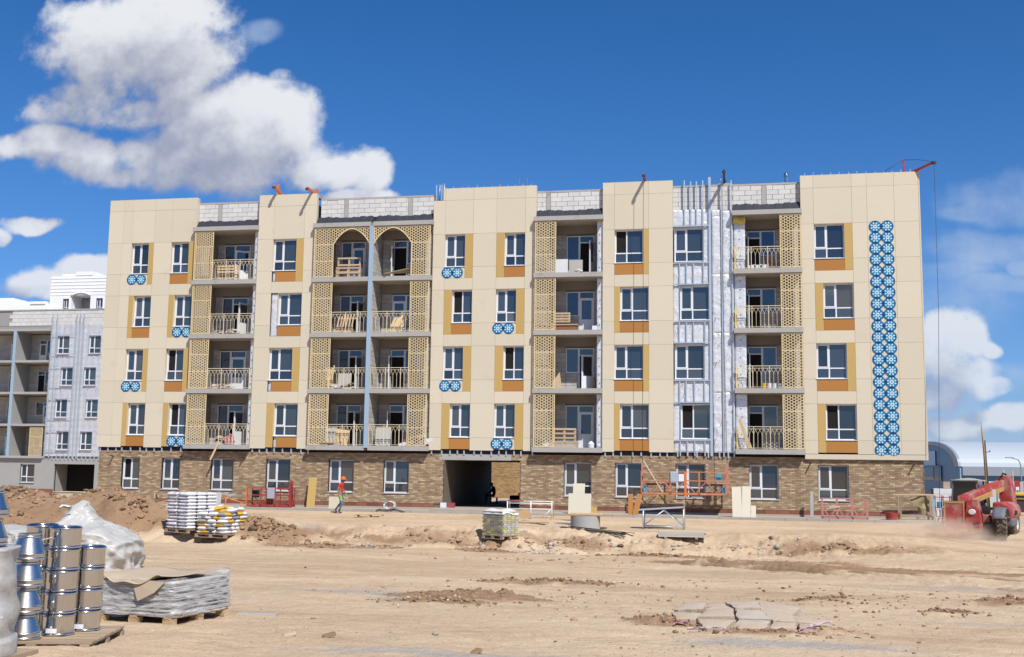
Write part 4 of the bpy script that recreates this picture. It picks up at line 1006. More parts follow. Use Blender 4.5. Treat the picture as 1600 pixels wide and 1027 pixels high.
cradle(t, 4.2, .7, 1.12, M('worn_orange', (.50, .19, .09), .55, noise=(3, .4), dirt=(SAND, 3, .5, .5)), steel_pink, 8)
b = MB(); b.bar((2.15, -.04, -.08), (2.15, -.04, 1.14), .12, .05); b.build('centre_post', steel_orange, t)
o = MB(); o.box(1.42, 1.80, -.12, .0, .62, 1.12); bevel(o.build('control_box', galv, t), .02)
o = MB(); o.box(1.82, 2.08, -.05, .0, .66, 1.02); o.build('switch_panel', pvc, t)
for x, m in ((.1, 'l'), (4.05, 'r')):
    b = MB(); b.bar((x-.08 if m == 'l' else x+.1, .35, 0), (x-.08 if m == 'l' else x+.1, .35, 1.55), .09, .07); b.build('end_frame', steel_pink, t)
    b = MB(); b.tube([(x-.08 if m == 'l' else x+.1, .35, 1.5), (x-.02, .3, 10), (x, .3, 16.0)], .012, 5); b.build('hanging_cable', steel_dark, t)
blue_p = M('blue_paint', (.09, .30, .42), .5, noise=(4, .3))
o = MB(); o.box(3.62, 3.86, .2, .5, .68, 1.08); o.lathe([(.0, 0), (.13, 0), (.13, .3), (0, .3)], (3.95, .35, .1), 12); bevel(o.build('hoist', blue_p, t), .02)
o = MB(); o.box(.12, .3, .2, .5, .1, .45); o.build('hoist', blue_p, t)
t = thing('plank', 'pale plank leaning out of the orange hanging platform', 'plank', (1.75, -1.08, 2.45)); b = MB(); b.bar((0, 0, 0), (.98, .2, -1.62), .10, .05); b.build('board', M('fresh_wood', (.60, .47, .32), .7, noise=(4, .2)), t)
# ---------------------------------------------------------------- frames and loads standing along the wall
t = thing('parked_platform', 'red platform frame with grey control box parked on the pavement by the wall', 'platform', (-18.85, -1.5, -.11))
cradle(t, 2.35, .7, .95, steel_red, steel_red, 4)
o = MB(); o.box(1.15, 1.55, -.1, .02, .42, .98); bevel(o.build('control_box', galv, t), .02)
o = MB(); o.box(.2, .5, .15, .5, .45, .85); bevel(o.build('hoist', black, t), .03); o = MB(); o.box(1.0, 1.3, .2, .5, .05, .5); bevel(o.build('hoist', rust, t), .03)
b = MB(); b.bar((2.42, .1, 0), (2.42, .1, 1.35), .13, .10); b.bar((2.42, .1, 1.35), (2.25, .1, 1.0), .06, .06); b.build('end_frame', steel_red, t)
b = MB(); b.bar((0, -.02, 0), (-.02, -.02, 1.05), .06, .06); b.build('end_post', steel_orange, t)
b = MB(); b.tube([(2.35, .1, 1.4), (2.5, 0, 1.0), (2.6, -.1, .4), (2.75, -.2, .02)], .02, 5); b.build('cable', steel_dark, t)
t = thing('platform_cradle', 'faded pink steel platform frame standing against the right end of the base', 'frame', (10.12, -2.45, -.13)); cradle(t, 2.0, .6, .95, steel_pink, steel_pink, 6, floor=False)
b = MB(); b.bar((.3, -.03, .56), (.75, -.03, .58), .09, .03); b.build('pale_board', pvc, t)
t = thing('low_barrier', 'low white frame with a red end rail standing by the passage', 'frame', (-4.2, -5.4, gz(-3.2, -5.4)))
for x in (0, 1.1, 2.08):
    b = MB(); b.tube([(x, 0, 0), (x, 0, .80)], .028, 6); b.build('leg', steel_white, t)
for z in (.45, .80, .70): b = MB(); b.tube([(0, 0, z), (2.08, .0, z)], .024, 6); b.build('rail', steel_white, t)
b = MB(); b.tube([(0, -.02, .83), (.75, -.02, .83)], .022, 6); b.build('red_rail', steel_red, t)
b = MB(); b.tube([(1.6, .01, .05), (2.05, .01, .45)], .02, 5); b.build('brace', steel_white, t)
for x in (0, 2.08): b = MB(); b.tube([(x, 0, .78), (x, .55, .78), (x, .55, 0)], .024, 6); b.build('end_loop', steel_white, t)
t = thing('trestle', 'grey galvanised trestle with crossed braces standing on the bank', 'trestle', (2.38, -9.4, gz(3.1, -9.4)))
for x in (0, 1.66):
    for y in (0, .7): b = MB(); b.tube([(x, y, 0), (x, y, .85 if x else .80)], .03, 6); b.build('leg', galv, t)
for y in (0, .7):
    b = MB(); b.tube([(0, y, .12), (1.66, y, .10)], .022, 6); b.build('rail', galv, t)
    b = MB(); b.tube([(0, y, .15), (.85, y, .78)], .022, 6); b.tube([(1.66, y, .15), (.85, y+.003, .78)], .022, 6); b.build('brace', galv, t)
b = MB(); b.obox((.72, .35, .85), (.92, 0, .07), (0, .38, 0), (-.003, 0, .025)); b.build('deck', galv, t)
b = MB(); b.bar((1.72, .1, 0), (1.68, .3, 1.25), .04, .03); b.build('stick', wood_old, t)
t = thing('tube_cart', 'tilted orange tube frame with a grey sheet beside the bag stacks', 'frame', (-20.3, -3.3, -.28))
for p, q in (((.05, 0, 0), (.25, 0, .85)), ((.25, 0, .85), (2.0, 0, .42)), ((2.0, 0, .42), (1.85, 0, -.02)), ((.5, 0, .35), (1.95, 0, .02)), ((1.05, 0, .05), (1.15, 0, .62)), ((1.15, 0, .62), (1.15, .6, .62)), ((2.0, 0, .42), (2.0, .6, .42)), ((.25, 0, .85), (.25, .6, .85))):
    b = MB(); b.tube([p, q], .028, 6); b.build('tube', steel_orange, t)
b = MB(); b.obox((1.0, .3, .80), (.45, 0, -.06), (0, .3, 0), (0, 0, .03)); b.build('tray', galv, t)
sheet_m = M('grey_sheet', (.42, .43, .43), .6, noise=(1, .15))
for i, lab in enumerate(('left one of two pale grey sheets standing behind the white bag stack', 'right one of two pale grey sheets standing behind the white bag stack')):
    t = thing('grey_sheet', lab, 'sheet', (-20.75+.73*i, -3.6-.05*i, -.3), 0, 'grey sheets behind the bag stacks')
    b = MB(); b.obox((.36, .08, .46), (.35, 0, 0), (0, .012, 0), (0, .08, .45)); b.build('sheet', sheet_m, t)
def wood_trestle(label, x, y, rz, L=1.9, H=.62):
    t = thing('wooden_trestle', label, 'trestle', (x, y, gz(x, y) if y < -2.8 else -.13), rz)
    b = MB(); b.bar((0, 0, H), (L, 0, H-.02), .10, .05); b.build('top', wood_old, t)
    for xx in (.1, L-.1):
        for s in (-1, 1): b = MB(); b.bar((xx, s*.04, H), (xx+.04, s*.28, 0), .07, .045); b.build('leg', wood_old, t)
    b = MB(); b.bar((.15, -.2, .05), (L-.2, -.05, H-.08), .08, .03); b.build('brace', wood, t); b = MB(); b.bar((.05, -.26, .12), (L*.6, -.27, .10), .08, .03); b.build('rail', wood_old, t)
wood_trestle('low wooden trestle leaning by the brick base left of the bag stacks', -23.75, -2.2, 0)
t = thing('low_barrier', 'low pale steel frame beside the soil mound at the left end of the base', 'frame', (-27.2, -1.9, -.13))
for p, q in (((0, 0, 0), (0, 0, .62)), ((0, 0, .62), (1.2, 0, .62)), ((1.2, 0, .62), (1.2, 0, 0)), ((1.2, 0, .62), (1.02, -.4, .0)), ((0, .4, .62), (1.2, .4, .62)), ((1.2, .4, .62), (1.2, .4, 0))):
    b = MB(); b.tube([p, q], .03, 6); b.build('tube', steel_white, t)
# panels leaning on the wall
def board(name, label, cat, x0, x1, y, z0, h, mat, lean=.12, tilt=0.0, group=None, thick=.016):
    t = thing(name, label, cat, ((x0+x1)/2, y, z0), 0, group); w = (x1-x0)/2
    b = MB(); b.obox((0, lean*h/2, h/2), (w, 0, tilt*w), (0, thick/2, 0), (-tilt*h/2, lean*h/2, h/2)); b.build('sheet', mat, t); return t
board('ochre_cladding_sheet', 'narrow ochre panel leaning on the wall near the walking man', 'panel', -15.95, -15.5, -.55, -.13, 1.55, ochre, .25, .03)
board('cream_cladding_sheet', 'small square cream panel standing behind the walking man', 'panel', -14.05, -13.42, -2.3, -.13, .62, cream, .1)
cream_l = M('new_cream_panel', (.60, .545, .43), .45, noise=(.5, .05))
board('cream_cladding_sheet', 'broad cream panel leaning under the seventh base window', 'panel', -1.86, -.74, -2.0, -.13, .98, cream_l, .15); board('cream_cladding_sheet', 'narrow tall cream panel rising behind the broad one under the window', 'panel', -1.68, -1.1, -1.82, -.13, 1.46, cream_l, .22)
board('ochre_cladding_sheet', 'small ochre panel at the right edge of the leaning cream panels', 'panel', -.74, -.45, -1.96, -.13, .36, ochre, .1)
board('orange_cladding_sheet', 'left one of the orange boards leaning below the hanging platform', 'panel', 1.08, 1.32, -2.2, -.13, 1.0, orange, .2, .02, 'orange boards under the hanging platform'); board('orange_cladding_sheet', 'short slanted orange board, right of the upright orange board', 'panel', 1.40, 1.66, -2.25, -.1, .98, MATS['orange_panel'], .2, -.22, 'orange boards under the hanging platform')
for i, (a, c, h, lab) in enumerate(((6.0, 6.44, 1.42, 'left one of two tall cream boards leaning below the balcony column'), (6.46, 6.86, 1.45, 'right one of two tall cream boards leaning below the balcony column'), (6.87, 7.1, .55, 'short cream board beside the two tall cream boards'))):
    board('cream_board', lab, 'board', a, c, -2.1+.05*i, -.13, h, cream_l, .25, .02 if i == 0 else -.02, 'cream boards leaning on the base')
t = thing('concrete_post', 'grey concrete post standing against the brick base beside the pink frame', 'post', (9.74, -.7, -.13)); b = MB(); b.bar((0, 0, 0), (.03, .25, 1.22), .14, .12); b.build('post', concrete, t)
t = thing('red_box', 'small red box and pale block at the left foot of the passage', 'box', (-8.05, -.12, -.13))
o = MB(); o.box(-.3, .02, -.1, .1, 0, .36); o.build('red_box', M('faded_pink', (.30, .07, .07), .7, noise=(5, .4)), t); o = MB(); o.box(-.72, -.42, -.1, .1, .05, .36); o.build('pale_block', pvc, t)
# ---------------------------------------------------------------- loads in the yard
def pallet(label, x, y, rz, L=1.2, W=1.0, z=None, mat=wood_old, group=None, cat='pallet', inverse=False):
    t = thing('pallet', label, cat, (x, y, (gz(x, y)-.02) if z is None else z), rz, group)
    n = 6
    for i in range(n): b = MB(); yy = -W/2+(i+.5)*W/n; b.box(-L/2, L/2, yy-W/n*.40, yy+W/n*.40, .122, .144); b.build('top_board', mat, t)
    for yy in (-W/2+.05, 0, W/2-.05): b = MB(); b.box(-L/2, L/2, yy-.05, yy+.05, 0, .02); b.build('bottom_board', mat, t)
    for xx in (-L/2+.07, 0, L/2-.07):
        b = MB(); b.box(xx-.05, xx+.05, -W/2, W/2, .10, .121); b.build('cross_board', mat, t)
        for yy in (-W/2+.06, 0, W/2-.06): b = MB(); b.box(xx-.07, xx+.07, yy-.055, yy+.055, .0205, .0995); b.build('block', mat, t)
    return t
def bag_mesh(name, L, W, H, mats, band=None):
    b = MB(); nu, nv = 10, 6
    def f(sx):
        def g(u, v):
            x = (u-.5)*2; y = (v-.5)*2; e = (1-abs(x)**9)**.5*(1-abs(y)**8)**.5
            return (x*L/2*(1-.04*abs(y)**3), y*W/2*(1-.05*abs(x)**3), H/2+sx*H/2*e*(1+.06*math.sin(x*5+y*3)))
        return g
    k = len(b.f); b.grid(f(1), nu, nv); b.grid(lambda u, v: f(-1)(1-u, v), nu, nv)
    if band:
        for i, fc in enumerate(b.f):
            cx = sum(b.v[q][0] for q in fc)/4
            for (lo, hi, m) in band:
                if lo <= cx/L <= hi: b.m[i] = m
    return b.mesh(name, mats)
wbag = M('white_bag_paper', (.62, .615, .615), .6, noise=(4, .15), bump=(14, .5)); vio = M('violet_print', (.42, .39, .52), .6, noise=(9, .5)); ybag = M('yellow_print', (.58, .34, .035), .55, noise=(5, .25)); gbag = M('grey_print', (.27, .27, .28), .6, noise=(7, .5))
def bag_stack(x, y, rz, rows, L, W, H, meshes, pat, zbase, label, group, lean=0.0, skip=None):
    n = 0
    for r in range(rows):
        for i, (bx, by, ba) in enumerate(pat[r % len(pat)]):
            if skip and skip(r, i): continue
            c, s = math.cos(rz), math.sin(rz); px = bx+rnd.uniform(-.02, .02)+lean*r; py = by+rnd.uniform(-.02, .02)
            lab = label(r, i) if callable(label) else label
            o = link('cement_bag', meshes[(r+i) % len(meshes)], loc=(x+c*px-s*py, y+s*px+c*py, zbase+r*H*.87), rot=(rnd.uniform(-.012, .012), rnd.uniform(-.012, .012), rz+ba+rnd.uniform(-.025, .025)))
            tag(o, lab, 'bag', group); n += 1
m1 = [bag_mesh('white_bag', .76, .50, .155, [wbag, vio], [(.18, .36, 1)]), bag_mesh('white_bag', .76, .50, .155, [wbag, vio], [(-.36, -.2, 1)])]
ORD = ['lowest', 'second', 'third', 'fourth', 'fifth', 'sixth', 'seventh', 'eighth', 'ninth', 'tenth', 'topmost']
WPOS = ['front left', 'front corner', 'right side', 'middle', 'right rear corner', 'left rear']
wx, wy = -16.1, -12.95
pallet('old pallet under the tall white bag stack', wx, wy, math.radians(-28), 1.6, 1.5)
zb = gz(wx, wy)+.12
bag_stack(wx, wy, math.radians(-28), 11, .76, .5, .155, m1, [[(-.38, -.5, 0), (.38, -.5, 0), (.38, 0, 0), (-.38, 0, 0), (.38, .5, 0), (-.38, .5, 0)]], zb, lambda r, i: 'white bag with violet print, %s layer, %s of the tall stack' % (ORD[r], WPOS[i]), 'white bags stacked on a pallet', lean=-.006, skip=lambda r, i: i in (3, 5) and r < 10)
m2 = [bag_mesh('yellow_bag', .74, .48, .165, [ybag, wbag, gbag], [(-.5, -.22, 1), (.30, .5, 2)]), bag_mesh('yellow_bag', .74, .48, .165, [wbag, ybag, gbag], [(-.2, .12, 2)]), bag_mesh('yellow_bag', .74, .48, .165, [ybag, wbag, gbag], [(-.5, -.4, 2), (.1, .5, 1)])]
YP0 = ['front left', 'front right', 'right side', 'middle', 'rear right', 'rear left']; YP1 = ['front right end', 'front middle', 'front left end', 'rear right end', 'rear left end']
yx, yy_ = -14.55, -13.35
pallet('broken pallet under the yellow and white bags', yx, yy_, math.radians(-14), 1.6, 1.45)
zb = gz(yx, yy_)+.12
bag_stack(yx, yy_, math.radians(-14), 6, .74, .48, .165, m2, [[(-.38, -.48, 0), (.38, -.48, 0), (.38, 0, 0), (-.38, 0, 0), (.38, .48, 0), (-.38, .48, 0)], [(.5, -.38, PI/2), (0, -.38, PI/2), (-.5, -.38, PI/2), (.5, .38, PI/2), (-.5, .38, PI/2)]], zb, lambda r, i: 'yellow and white bag, %s layer, %s of the low stack' % (ORD[r], (YP0 if r % 2 == 0 else YP1)[i]), 'yellow and white bags stacked on a pallet', skip=lambda r, i: r < 5 and ((r % 2 == 0 and i in (3, 5)) or (r % 2 and i == 4)))
for i, (bx, by, ba, tz) in enumerate(((-.1, -.25, .5, .06), (.42, -.3, -.2, .0), (.45, .2, .8, .05), (.1, .1, .2, .10))):
    o = link('cement_bag', m2[(i*2) % 3], loc=(yx+bx, yy_+by, zb+6*.165*.87+tz), rot=(.12*(i % 2), -.2+.12*i, ba)); tag(o, 'loose yellow and white bag on top of the low stack, ' + ('the leftmost one', 'front right one lying flat', 'rear right one slewed round', 'the middle one')[i], 'bag', 'loose bags on top of the yellow stack')
# pallet of paving stones with yellow print
px_, py_ = -3.1, -12.2; pz = gz(px_, py_)
pallet('flat pallet under the paving stones', px_, py_, math.radians(-32), 1.15, 1.0, z=pz-.06)
pv = thing('paving_stack', 'square stack of grey and yellow paving stones under a plastic cap', 'paving stones', (px_, py_, pz+.085), math.radians(-32))
pav_m = M('grey_paver', (.40, .385, .35), .85, obj=.35, noise=(5, .2)); pav_y = M('yellow_paver', (.43, .39, .15), .8, obj=.3, noise=(5, .2)); pav_d = M('dark_paver', (.27, .25, .21), .9, obj=.3, noise=(5, .2))
pm = {}
for nm, m in (('g', pav_m), ('y', pav_y), ('d', pav_d)):
    b = MB(); b.box(-.1, .1, -.05, .05, 0, .072); pm[nm] = b.mesh('paver', m)
core = MB(); core.box(-.46, .46, -.38, .38, 0, .94); core.build('core', pav_d, pv)
for r in range(12):
    for i in range(5):
        link('paver', pm['d' if rnd.random() < .75 else 'y'], pv, loc=(-.44+.215*i+(.05 if r % 2 else 0)-.02, -.43-rnd.uniform(0, .012), r*.079))
    for i in range(4):
        link('paver', pm['y' if (r+i) % 2 and rnd.random() < .75 else 'g'], pv, loc=(.52+rnd.uniform(0, .012), -.36+.225*i+(.05 if r % 2 else 0), r*.079), rot=(0, 0, PI/2))
cap = MB(); cap.grid(lambda u, v: (-.58+1.18*u, -.50+.94*v, .955+.07*math.sin(u*7)*math.sin(v*6)+.05*math.sin(PI*u)*math.sin(PI*v)-(.12 if min(u, 1-u, v, 1-v) < .04 else 0)), 24, 20)
film = M('plastic_film', (.62, .615, .60), .3, spec=.6, noise=(3, .2), bump=(10, .25)); cap.build('plastic_cap', film, pv)
# concrete ring with lid, planks, strips
t = thing('concrete_ring', 'grey concrete well ring half set in the bank', 'well ring', (-.02, -9.6, gz(0, -9.6)-.05)); b = MB(); b.lathe([(.5, 0), (.62, 0), (.62, .6), (.5, .6), (.5, .1)], n=28); b.build('ring', concrete, t)
t = thing('ring_lid', 'dark board lying across the concrete ring', 'board', (.1, -9.55, gz(0, -9.6)+.56), .1); b = MB(); b.box(-1.0, 1.0, -.45, .4, 0, .05); b.build('board', wood_old, t); b = MB(); b.box(-.75, .6, -.3, .3, .051, .10); b.build('upper_board', wood, t)
t = thing('plank_stack', 'neat stack of long pale boards lying on the bank at right', 'boards', (3.2, -11.9, gz(4.0, -11.6)+.0), math.radians(2))
for i in range(2): b = MB(); b.box(.2+1.2*i, .3+1.2*i, 0, .8, 0, .07); b.build('bearer', wood_old, t)
for r in range(4):
    for i in range(4): b = MB(); b.box(-.02+rnd.uniform(-.03, .03), 1.78+rnd.uniform(-.03, .05), .0+.21*i, .2+.21*i, .075+.055*r, .125+.055*r); b.build('board', M('pale_board_wood', (.50, .45, .37), .8, obj=.2, noise=(3, .2)) if 'pale_board_wood' not in MATS else MATS['pale_board_wood'], t)
t = thing('steel_strips', 'bundle of long dark strips lying across the bank below the well ring', 'strips', (-.9, -10.55, gz(-.5, -10.5)+.08), math.radians(-22))
for i in range(5): b = MB(); b.bar((rnd.uniform(-.2, .3), i*.07, .02+.012*i), (3.2+rnd.uniform(-.4, .3), i*.09-.1, -.18+.02*i), .055, .02); b.build('strip', steel_dark, t)
for i, (x, y, L, rz, lab) in enumerate(((-2.1, -5.9, 1.9, .02, 'long pale plank on the ground in front of the white frame'), (.0, -2.45, 1.1, .05, 'pale plank lying on the pavement right of the cream panels'), (-3.4, -8.2, 1.6, -.12, 'weathered plank lying on top of the bank behind the paving stones'))):
    t = thing('loose_plank', lab, 'plank', (x, y, (gz(x, y) if y < -2.8 else -.13)+.01), rz); b = MB(); b.box(0, L, 0, .18, 0, .05); b.box(.15, L-.2, .2, .36, 0, .045); b.build('plank', wood if i < 2 else wood_old, t)
t = thing('cable_disc', 'brown round wooden disc leaning on rubble by the white frame', 'disc', (-3.15, -6.6, gz(-3.15, -6.6))); b = MB(); b.lathe([(0, -.03), (.25, -.03), (.25, .03), (0, .03)], n=20); b.v = [(x, y*.45+z*.8, .27+y*.85) for x, y, z in b.v]; b.build('disc', M('brown_board', (.40, .24, .11), .8, noise=(4, .3)), t)
t = thing('blue_sheet', 'flat blue grey sheet lying beside the well ring', 'sheet', (-1.7, -7.6, gz(-1.5, -7.6)+.02), -.1); b = MB(); b.box(0, 1.1, 0, .7, 0, .02); b.build('sheet', M('blue_grey_sheet', (.20, .25, .30), .5, noise=(2, .2)), t)
pallet('low broken pallet on the ground right of the walking man', -10.6, -6.2, .15, 1.3, .6, mat=wood)
t = thing('wire_coil', 'grey coil of wire standing by the wall on the pavement right of the walking man', 'coil', (-11.0, -1.9, -.13))
for i in range(4): b = MB(); b.tube([(.28*math.cos(a)+.02*i, .05*math.sin(a*3+i)+.05*i, .05+.30*(1+math.sin(a))*.62) for a in np.linspace(0, 2*PI, 22)], .018, 5, cap=False); b.build('loop', galv, t)
b = MB(); b.grid(lambda u, v: (-.8+1.5*u, -.5+.5*v, .02+.14*math.sin(PI*u)*(1-v)*.5+.03*math.sin(u*11)), 14, 5); o = b.build('plastic_sheet', film, None, loc=(-10.6, -2.3, -.13)); tag(o, 'crumpled white sheet on the pavement beside the wire coil', 'sheet')
# scaffold bench with sacking at the right end
t = thing('site_bench', 'tall wooden bench draped with sacking at the right corner of the building', 'bench', (13.75, -1.15, -.13))
for x in (0, 1.32):
    for y in (0, .7): b = MB(); b.bar((x, y, 0), (x, y, 1.15), .08, .08); b.build('leg', wood_old, t)
for y in (0, .7): b = MB(); b.bar((-.25, y, 1.16), (1.5, y, 1.18), .09, .05); b.build('rail', wood, t)
b = MB(); b.bar((.1, -.05, 1.1), (1.4, -.05, .2), .07, .03); b.build('brace', wood_old, t)
b = MB(); b.box(-.05, 1.5, 0, .75, .16, .24); b.build('shelf', wood_old, t)
sack = M('sacking', (.33, .255, .14), .9, noise=(4, .35), bump=(30, .4))
b = MB(); b.grid(lambda u, v: (.45+.95*u+.03*math.sin(v*7), .12+.12*math.sin(u*8+v*3), 1.14-.85*v*(.35+.65*u)), 14, 10); b.build('sacking', sack, t)
o = MB(); o.lathe([(0, 0), (.22, .02), (.25, .3), (.16, .55), (0, .6)], (1.05, .35, .24), 10); o.build('full_sack', sack, t)
t = thing('red_tub', 'dark red tub on the ground beside the wooden bench', 'tub', (13.3, -1.5, -.13)); b = MB(); b.lathe([(0, 0), (.26, 0), (.32, .34), (.29, .34), (.24, .05)], n=16); b.build('tub', steel_red, t)
t = thing('grey_post', 'pale grey channel post leaning at the corner of the building', 'post', (15.3, -1.0, gz(15.3, -1))); b = MB(); b.bar((0, 0, 0), (-.12, .1, 1.35), .14, .08); b.build('channel', M('pale_channel', (.34, .33, .34), .6), t)
t = thing('blue_drum', 'small blue grey drum on a stand at the corner of the building', 'drum', (15.35, .2, gz(15.3, .2))); b = MB(); b.lathe([(0, .85), (.2, .85), (.21, 1.0), (.2, 1.15), (0, 1.16)], n=14); b.build('drum', blue_p, t)
for a in (0, 2.1, 4.2): b = MB(); b.bar((.2*math.cos(a), .2*math.sin(a), 0), (.12*math.cos(a), .12*math.sin(a), .86), .04, .04); b.build('leg', steel_dark, t)
t = thing('wrapped_stack', 'tall white wrapped stack of boards behind the red rack', 'stack', (16.2, 2.2, gz(16.2, 2.2)))
for i in range(6): o = MB(); o.box(-.42+rnd.uniform(-.02, .02), .42+rnd.uniform(-.02, .02), 0, .8, .28*i, .28*i+.27); o.build('bundle', wbag, t)
t = thing('red_rack', 'red steel rack with white and blue cans beside the building corner', 'rack', (15.55, 0.4, gz(15.8, .4)))
for x in (0, .36, .72):
    for y in (0, .4): b = MB(); b.bar((x, y, 0), (x, y, 1.35), .04, .04); b.build('upright', steel_red, t)
for z in (.35, .75, 1.25): b = MB(); b.box(-.02, .74, 0, .42, z, z+.03); b.build('shelf', steel_red, t)
for i, (x, z, m) in enumerate(((.1, .38, wbag), (.3, .38, wbag), (.55, .38, galv), (.2, .78, blue_p), (.5, .78, wbag), (.6, 0, wbag), (.2, 0, wbag))):
    o = MB(); o.lathe([(0, 0), (.1, 0), (.1, .26), (.07, .28), (0, .28)], n=12); q = o.build('paint_can', m, None, loc=(15.55+x, .55, gz(15.8, .4)+z)); tag(q, ('white can at the left end of the lowest shelf', 'white can in the middle of the lowest shelf', 'steel can on the lowest shelf', 'blue can on the middle shelf', 'white can on the middle shelf', 'white can on the ground, right side', 'white can on the ground, left side')[i] + ' of the red rack', 'can', 'cans on the red rack')
o = MB(); o.box(-.16, .16, -.15, .15, 0, .32); o = o.build('timber_block', wood_old, None, loc=(16.45, 2.6, gz(16.2, 2.2)+1.69)); tag(o, 'brown block on top of the white wrapped stack', 'block')
# ---------------------------------------------------------------- clutter on the balconies
def clutter(name, label, cat, x, k, fn, y=-.1, group=None):
    t = thing(name, label, cat, (x, y, 3.115+3*k), 0, group); fn(t); return t
def slats(n, w, h, lean=.15, dx=0.0, mat=wood, cross=True):
    def f(t):
        for i in range(n): b = MB(); b.bar((i*w/n, 0, 0), (i*w/n+dx, lean*h, h*rnd.uniform(.85, 1.05)), .07, .02, up=(0, 1, 0)); b.build('slat', mat, t)
        if cross:
            for z in (.2, .8): b = MB(); b.bar((-.03+dx*z, .02+lean*h*z, h*z), (w+dx*z, .02+lean*h*z, h*z), .08, .02, up=(0, 1, 0)); b.build('cross_board', mat, t)
    return f
def crate(n, w, h, mat=wood):                                     # pallet standing on edge
    def f(t):
        for i in range(n): b = MB(); z = .04+i*(h-.08)/(n-1); b.box(0, w, -.01, .012, z-.045, z+.045); b.build('slat', mat, t)
        for x in (.03, w/2, w-.03):
            b = MB(); b.box(x-.05, x+.05, .013, .09, 0, h); b.build('bearer', mat, t)
    return f
def heap(w, h, mats, n=7):
    def f(t):
        for i in range(n):
            b = MB(); a = rnd.uniform(-.5, .5); x = rnd.uniform(0, w); b.obox((x, rnd.uniform(-.05, .3), rnd.uniform(.05, h*.8)), (rnd.uniform(.2, .4)*math.cos(a), 0, rnd.uniform(.2, .4)*math.sin(a)), (0, rnd.uniform(.1, .25), .05), (0, 0, rnd.uniform(.012, .03))); b.build('board', mats[i % len(mats)], t)
    return f
def sack_fn(w, h, mat):
    def f(t):
        b = MB(); b.lathe([(0, 0), (w*.5, .02), (w*.55, h*.35), (w*.4, h*.75), (w*.12, h), (0, h)], n=12); b.v = [(x*(1+.15*math.sin(z*9)), y*.6, z*(1+.12*math.sin(x*11))) for x, y, z in b.v]; b.build('sack', mat, t)
    return f
clutter('pallet', 'pale wooden pallet on edge on the top left balcony', 'pallet', -21.95, 3, crate(6, 1.25, .88, M('yellow_wood', (.58, .43, .24), .75, obj=.2, noise=(4, .2))), .25)
clutter('plastic_sheet', 'clear sheet hanging behind the lattice of the top left balcony', 'sheet', -22.85, 3, lambda t: MB().grid(lambda u, v: (.5*u+.04*math.sin(v*9), .03*math.sin(u*9+v*4), .3+1.5*v), 10, 16).build('sheet', film, t), .0)
clutter('board_heap', 'dark boards on the second floor left balcony with a pink bag', 'boards', -21.7, 0, heap(.9, .6, [wood_old, steel_dark, wood], 7), .3)
clutter('pink_bag', 'pink bag behind the railing of the lowest left balcony', 'bag', -20.75, 0, sack_fn(.5, .55, M('pink_plastic', (.55, .22, .24), .6, noise=(5, .3))), .2)
clutter('board_heap', 'dark bits of board on the fourth floor left balcony', 'boards', -21.7, 2, heap(.9, .4, [wood, steel_dark, block], 6), .3)
clutter('small_heap', 'low rubble and offcuts on the third floor left balcony', 'offcuts', -21.8, 1, heap(.7, .25, [wood_old, block, wood], 6), .2)
clutter('pallet', 'upper pallet leaning inside the left top arch', 'pallet', -15.0, 3, crate(4, 1.3, 1.2, M('tan_wood', (.47, .35, .23), .8, obj=.3, noise=(4, .3))), .45)
clutter('pallet', 'lower broken pallet on edge below the left top arch', 'pallet', -14.95, 3, crate(3, 1.35, .6, MATS['tan_wood']), .1)
clutter('plank_heap', 'planks lying over the slab edge under the right top arch', 'planks', -12.05, 3, lambda t: [MB().bar((.0+.15*i, -.3+.1*i, .12+.02*i), (1.5+.1*i, .15+.1*i, .5-.04*i), .12, .04).build('plank', wood if i % 2 else wood_old, t) for i in range(5)], -.1)
clutter('leaning_boards', 'wide boards leaning on the railing, left bay, fourth floor', 'boards', -14.9, 2, slats(6, 1.0, 1.05, .2, .12, wood), .2)
clutter('slat_bundle', 'slanting pale slats on the fourth floor, right bay', 'slats', -11.95, 2, slats(8, .75, .95, .25, .28, MATS['yellow_wood'], False), .2)
clutter('leaning_boards', 'bundle of timber behind the lattice, left bay, third floor', 'boards', -15.5, 1, slats(5, .55, 1.25, .2, .1, MATS['yellow_wood']), .1)
clutter('board_heap', 'pale sheet and offcuts on the third floor, left bay', 'boards', -14.85, 1, lambda t: (heap(.8, .3, [wood_old, block], 6)(t), MB().obox((.45, .25, .45), (.38, 0, 0), (0, .01, 0), (0, .05, .42)).build('sheet', blank, t)), .2)
clutter('plywood_pieces', 'broken plywood pieces on the second floor, left bay', 'plywood', -15.1, 0, lambda t: (MB().obox((.15, .05, .48), (.32, 0, .02), (0, .01, 0), (-.02, .06, .46)).build('sheet', blank, t), MB().obox((.75, .1, .45), (.42, 0, -.05), (0, .01, 0), (.05, .06, .40)).build('plywood', MATS['yellow_wood'], t), heap(.9, .3, [wood_old, wood], 6)(t)), -.05)
clutter('white_sacks', 'pile of white sacks with red scraps on the second floor, right bay', 'sacks', -10.7, 0, lambda t: [MB().obox((.0+.25*i, .05*i, .12+.16*(i % 3)), (.4, 0, .1), (0, .2, 0), (-.03, 0, .09)).build('sack', wbag if i != 1 else steel_red, t) for i in range(5)], .0)
clutter('pale_sheet', 'pale sheet standing behind the railing, second floor, right bay', 'sheet', -12.55, 0, lambda t: MB().obox((.45, .2, .5), (.42, 0, 0), (0, .01, 0), (0, .08, .48)).build('sheet', blank, t), .1)
clutter('white_board', 'white board standing across the top middle balcony without railing', 'board', -3.35, 3, lambda t: (MB().box(0, 1.12, 0, .015, 0, .72).build('sheet', wbag, t), MB().box(1.14, 1.85, .3, .315, .05, .72).build('spotted_sheet', blank, t)), -.15)
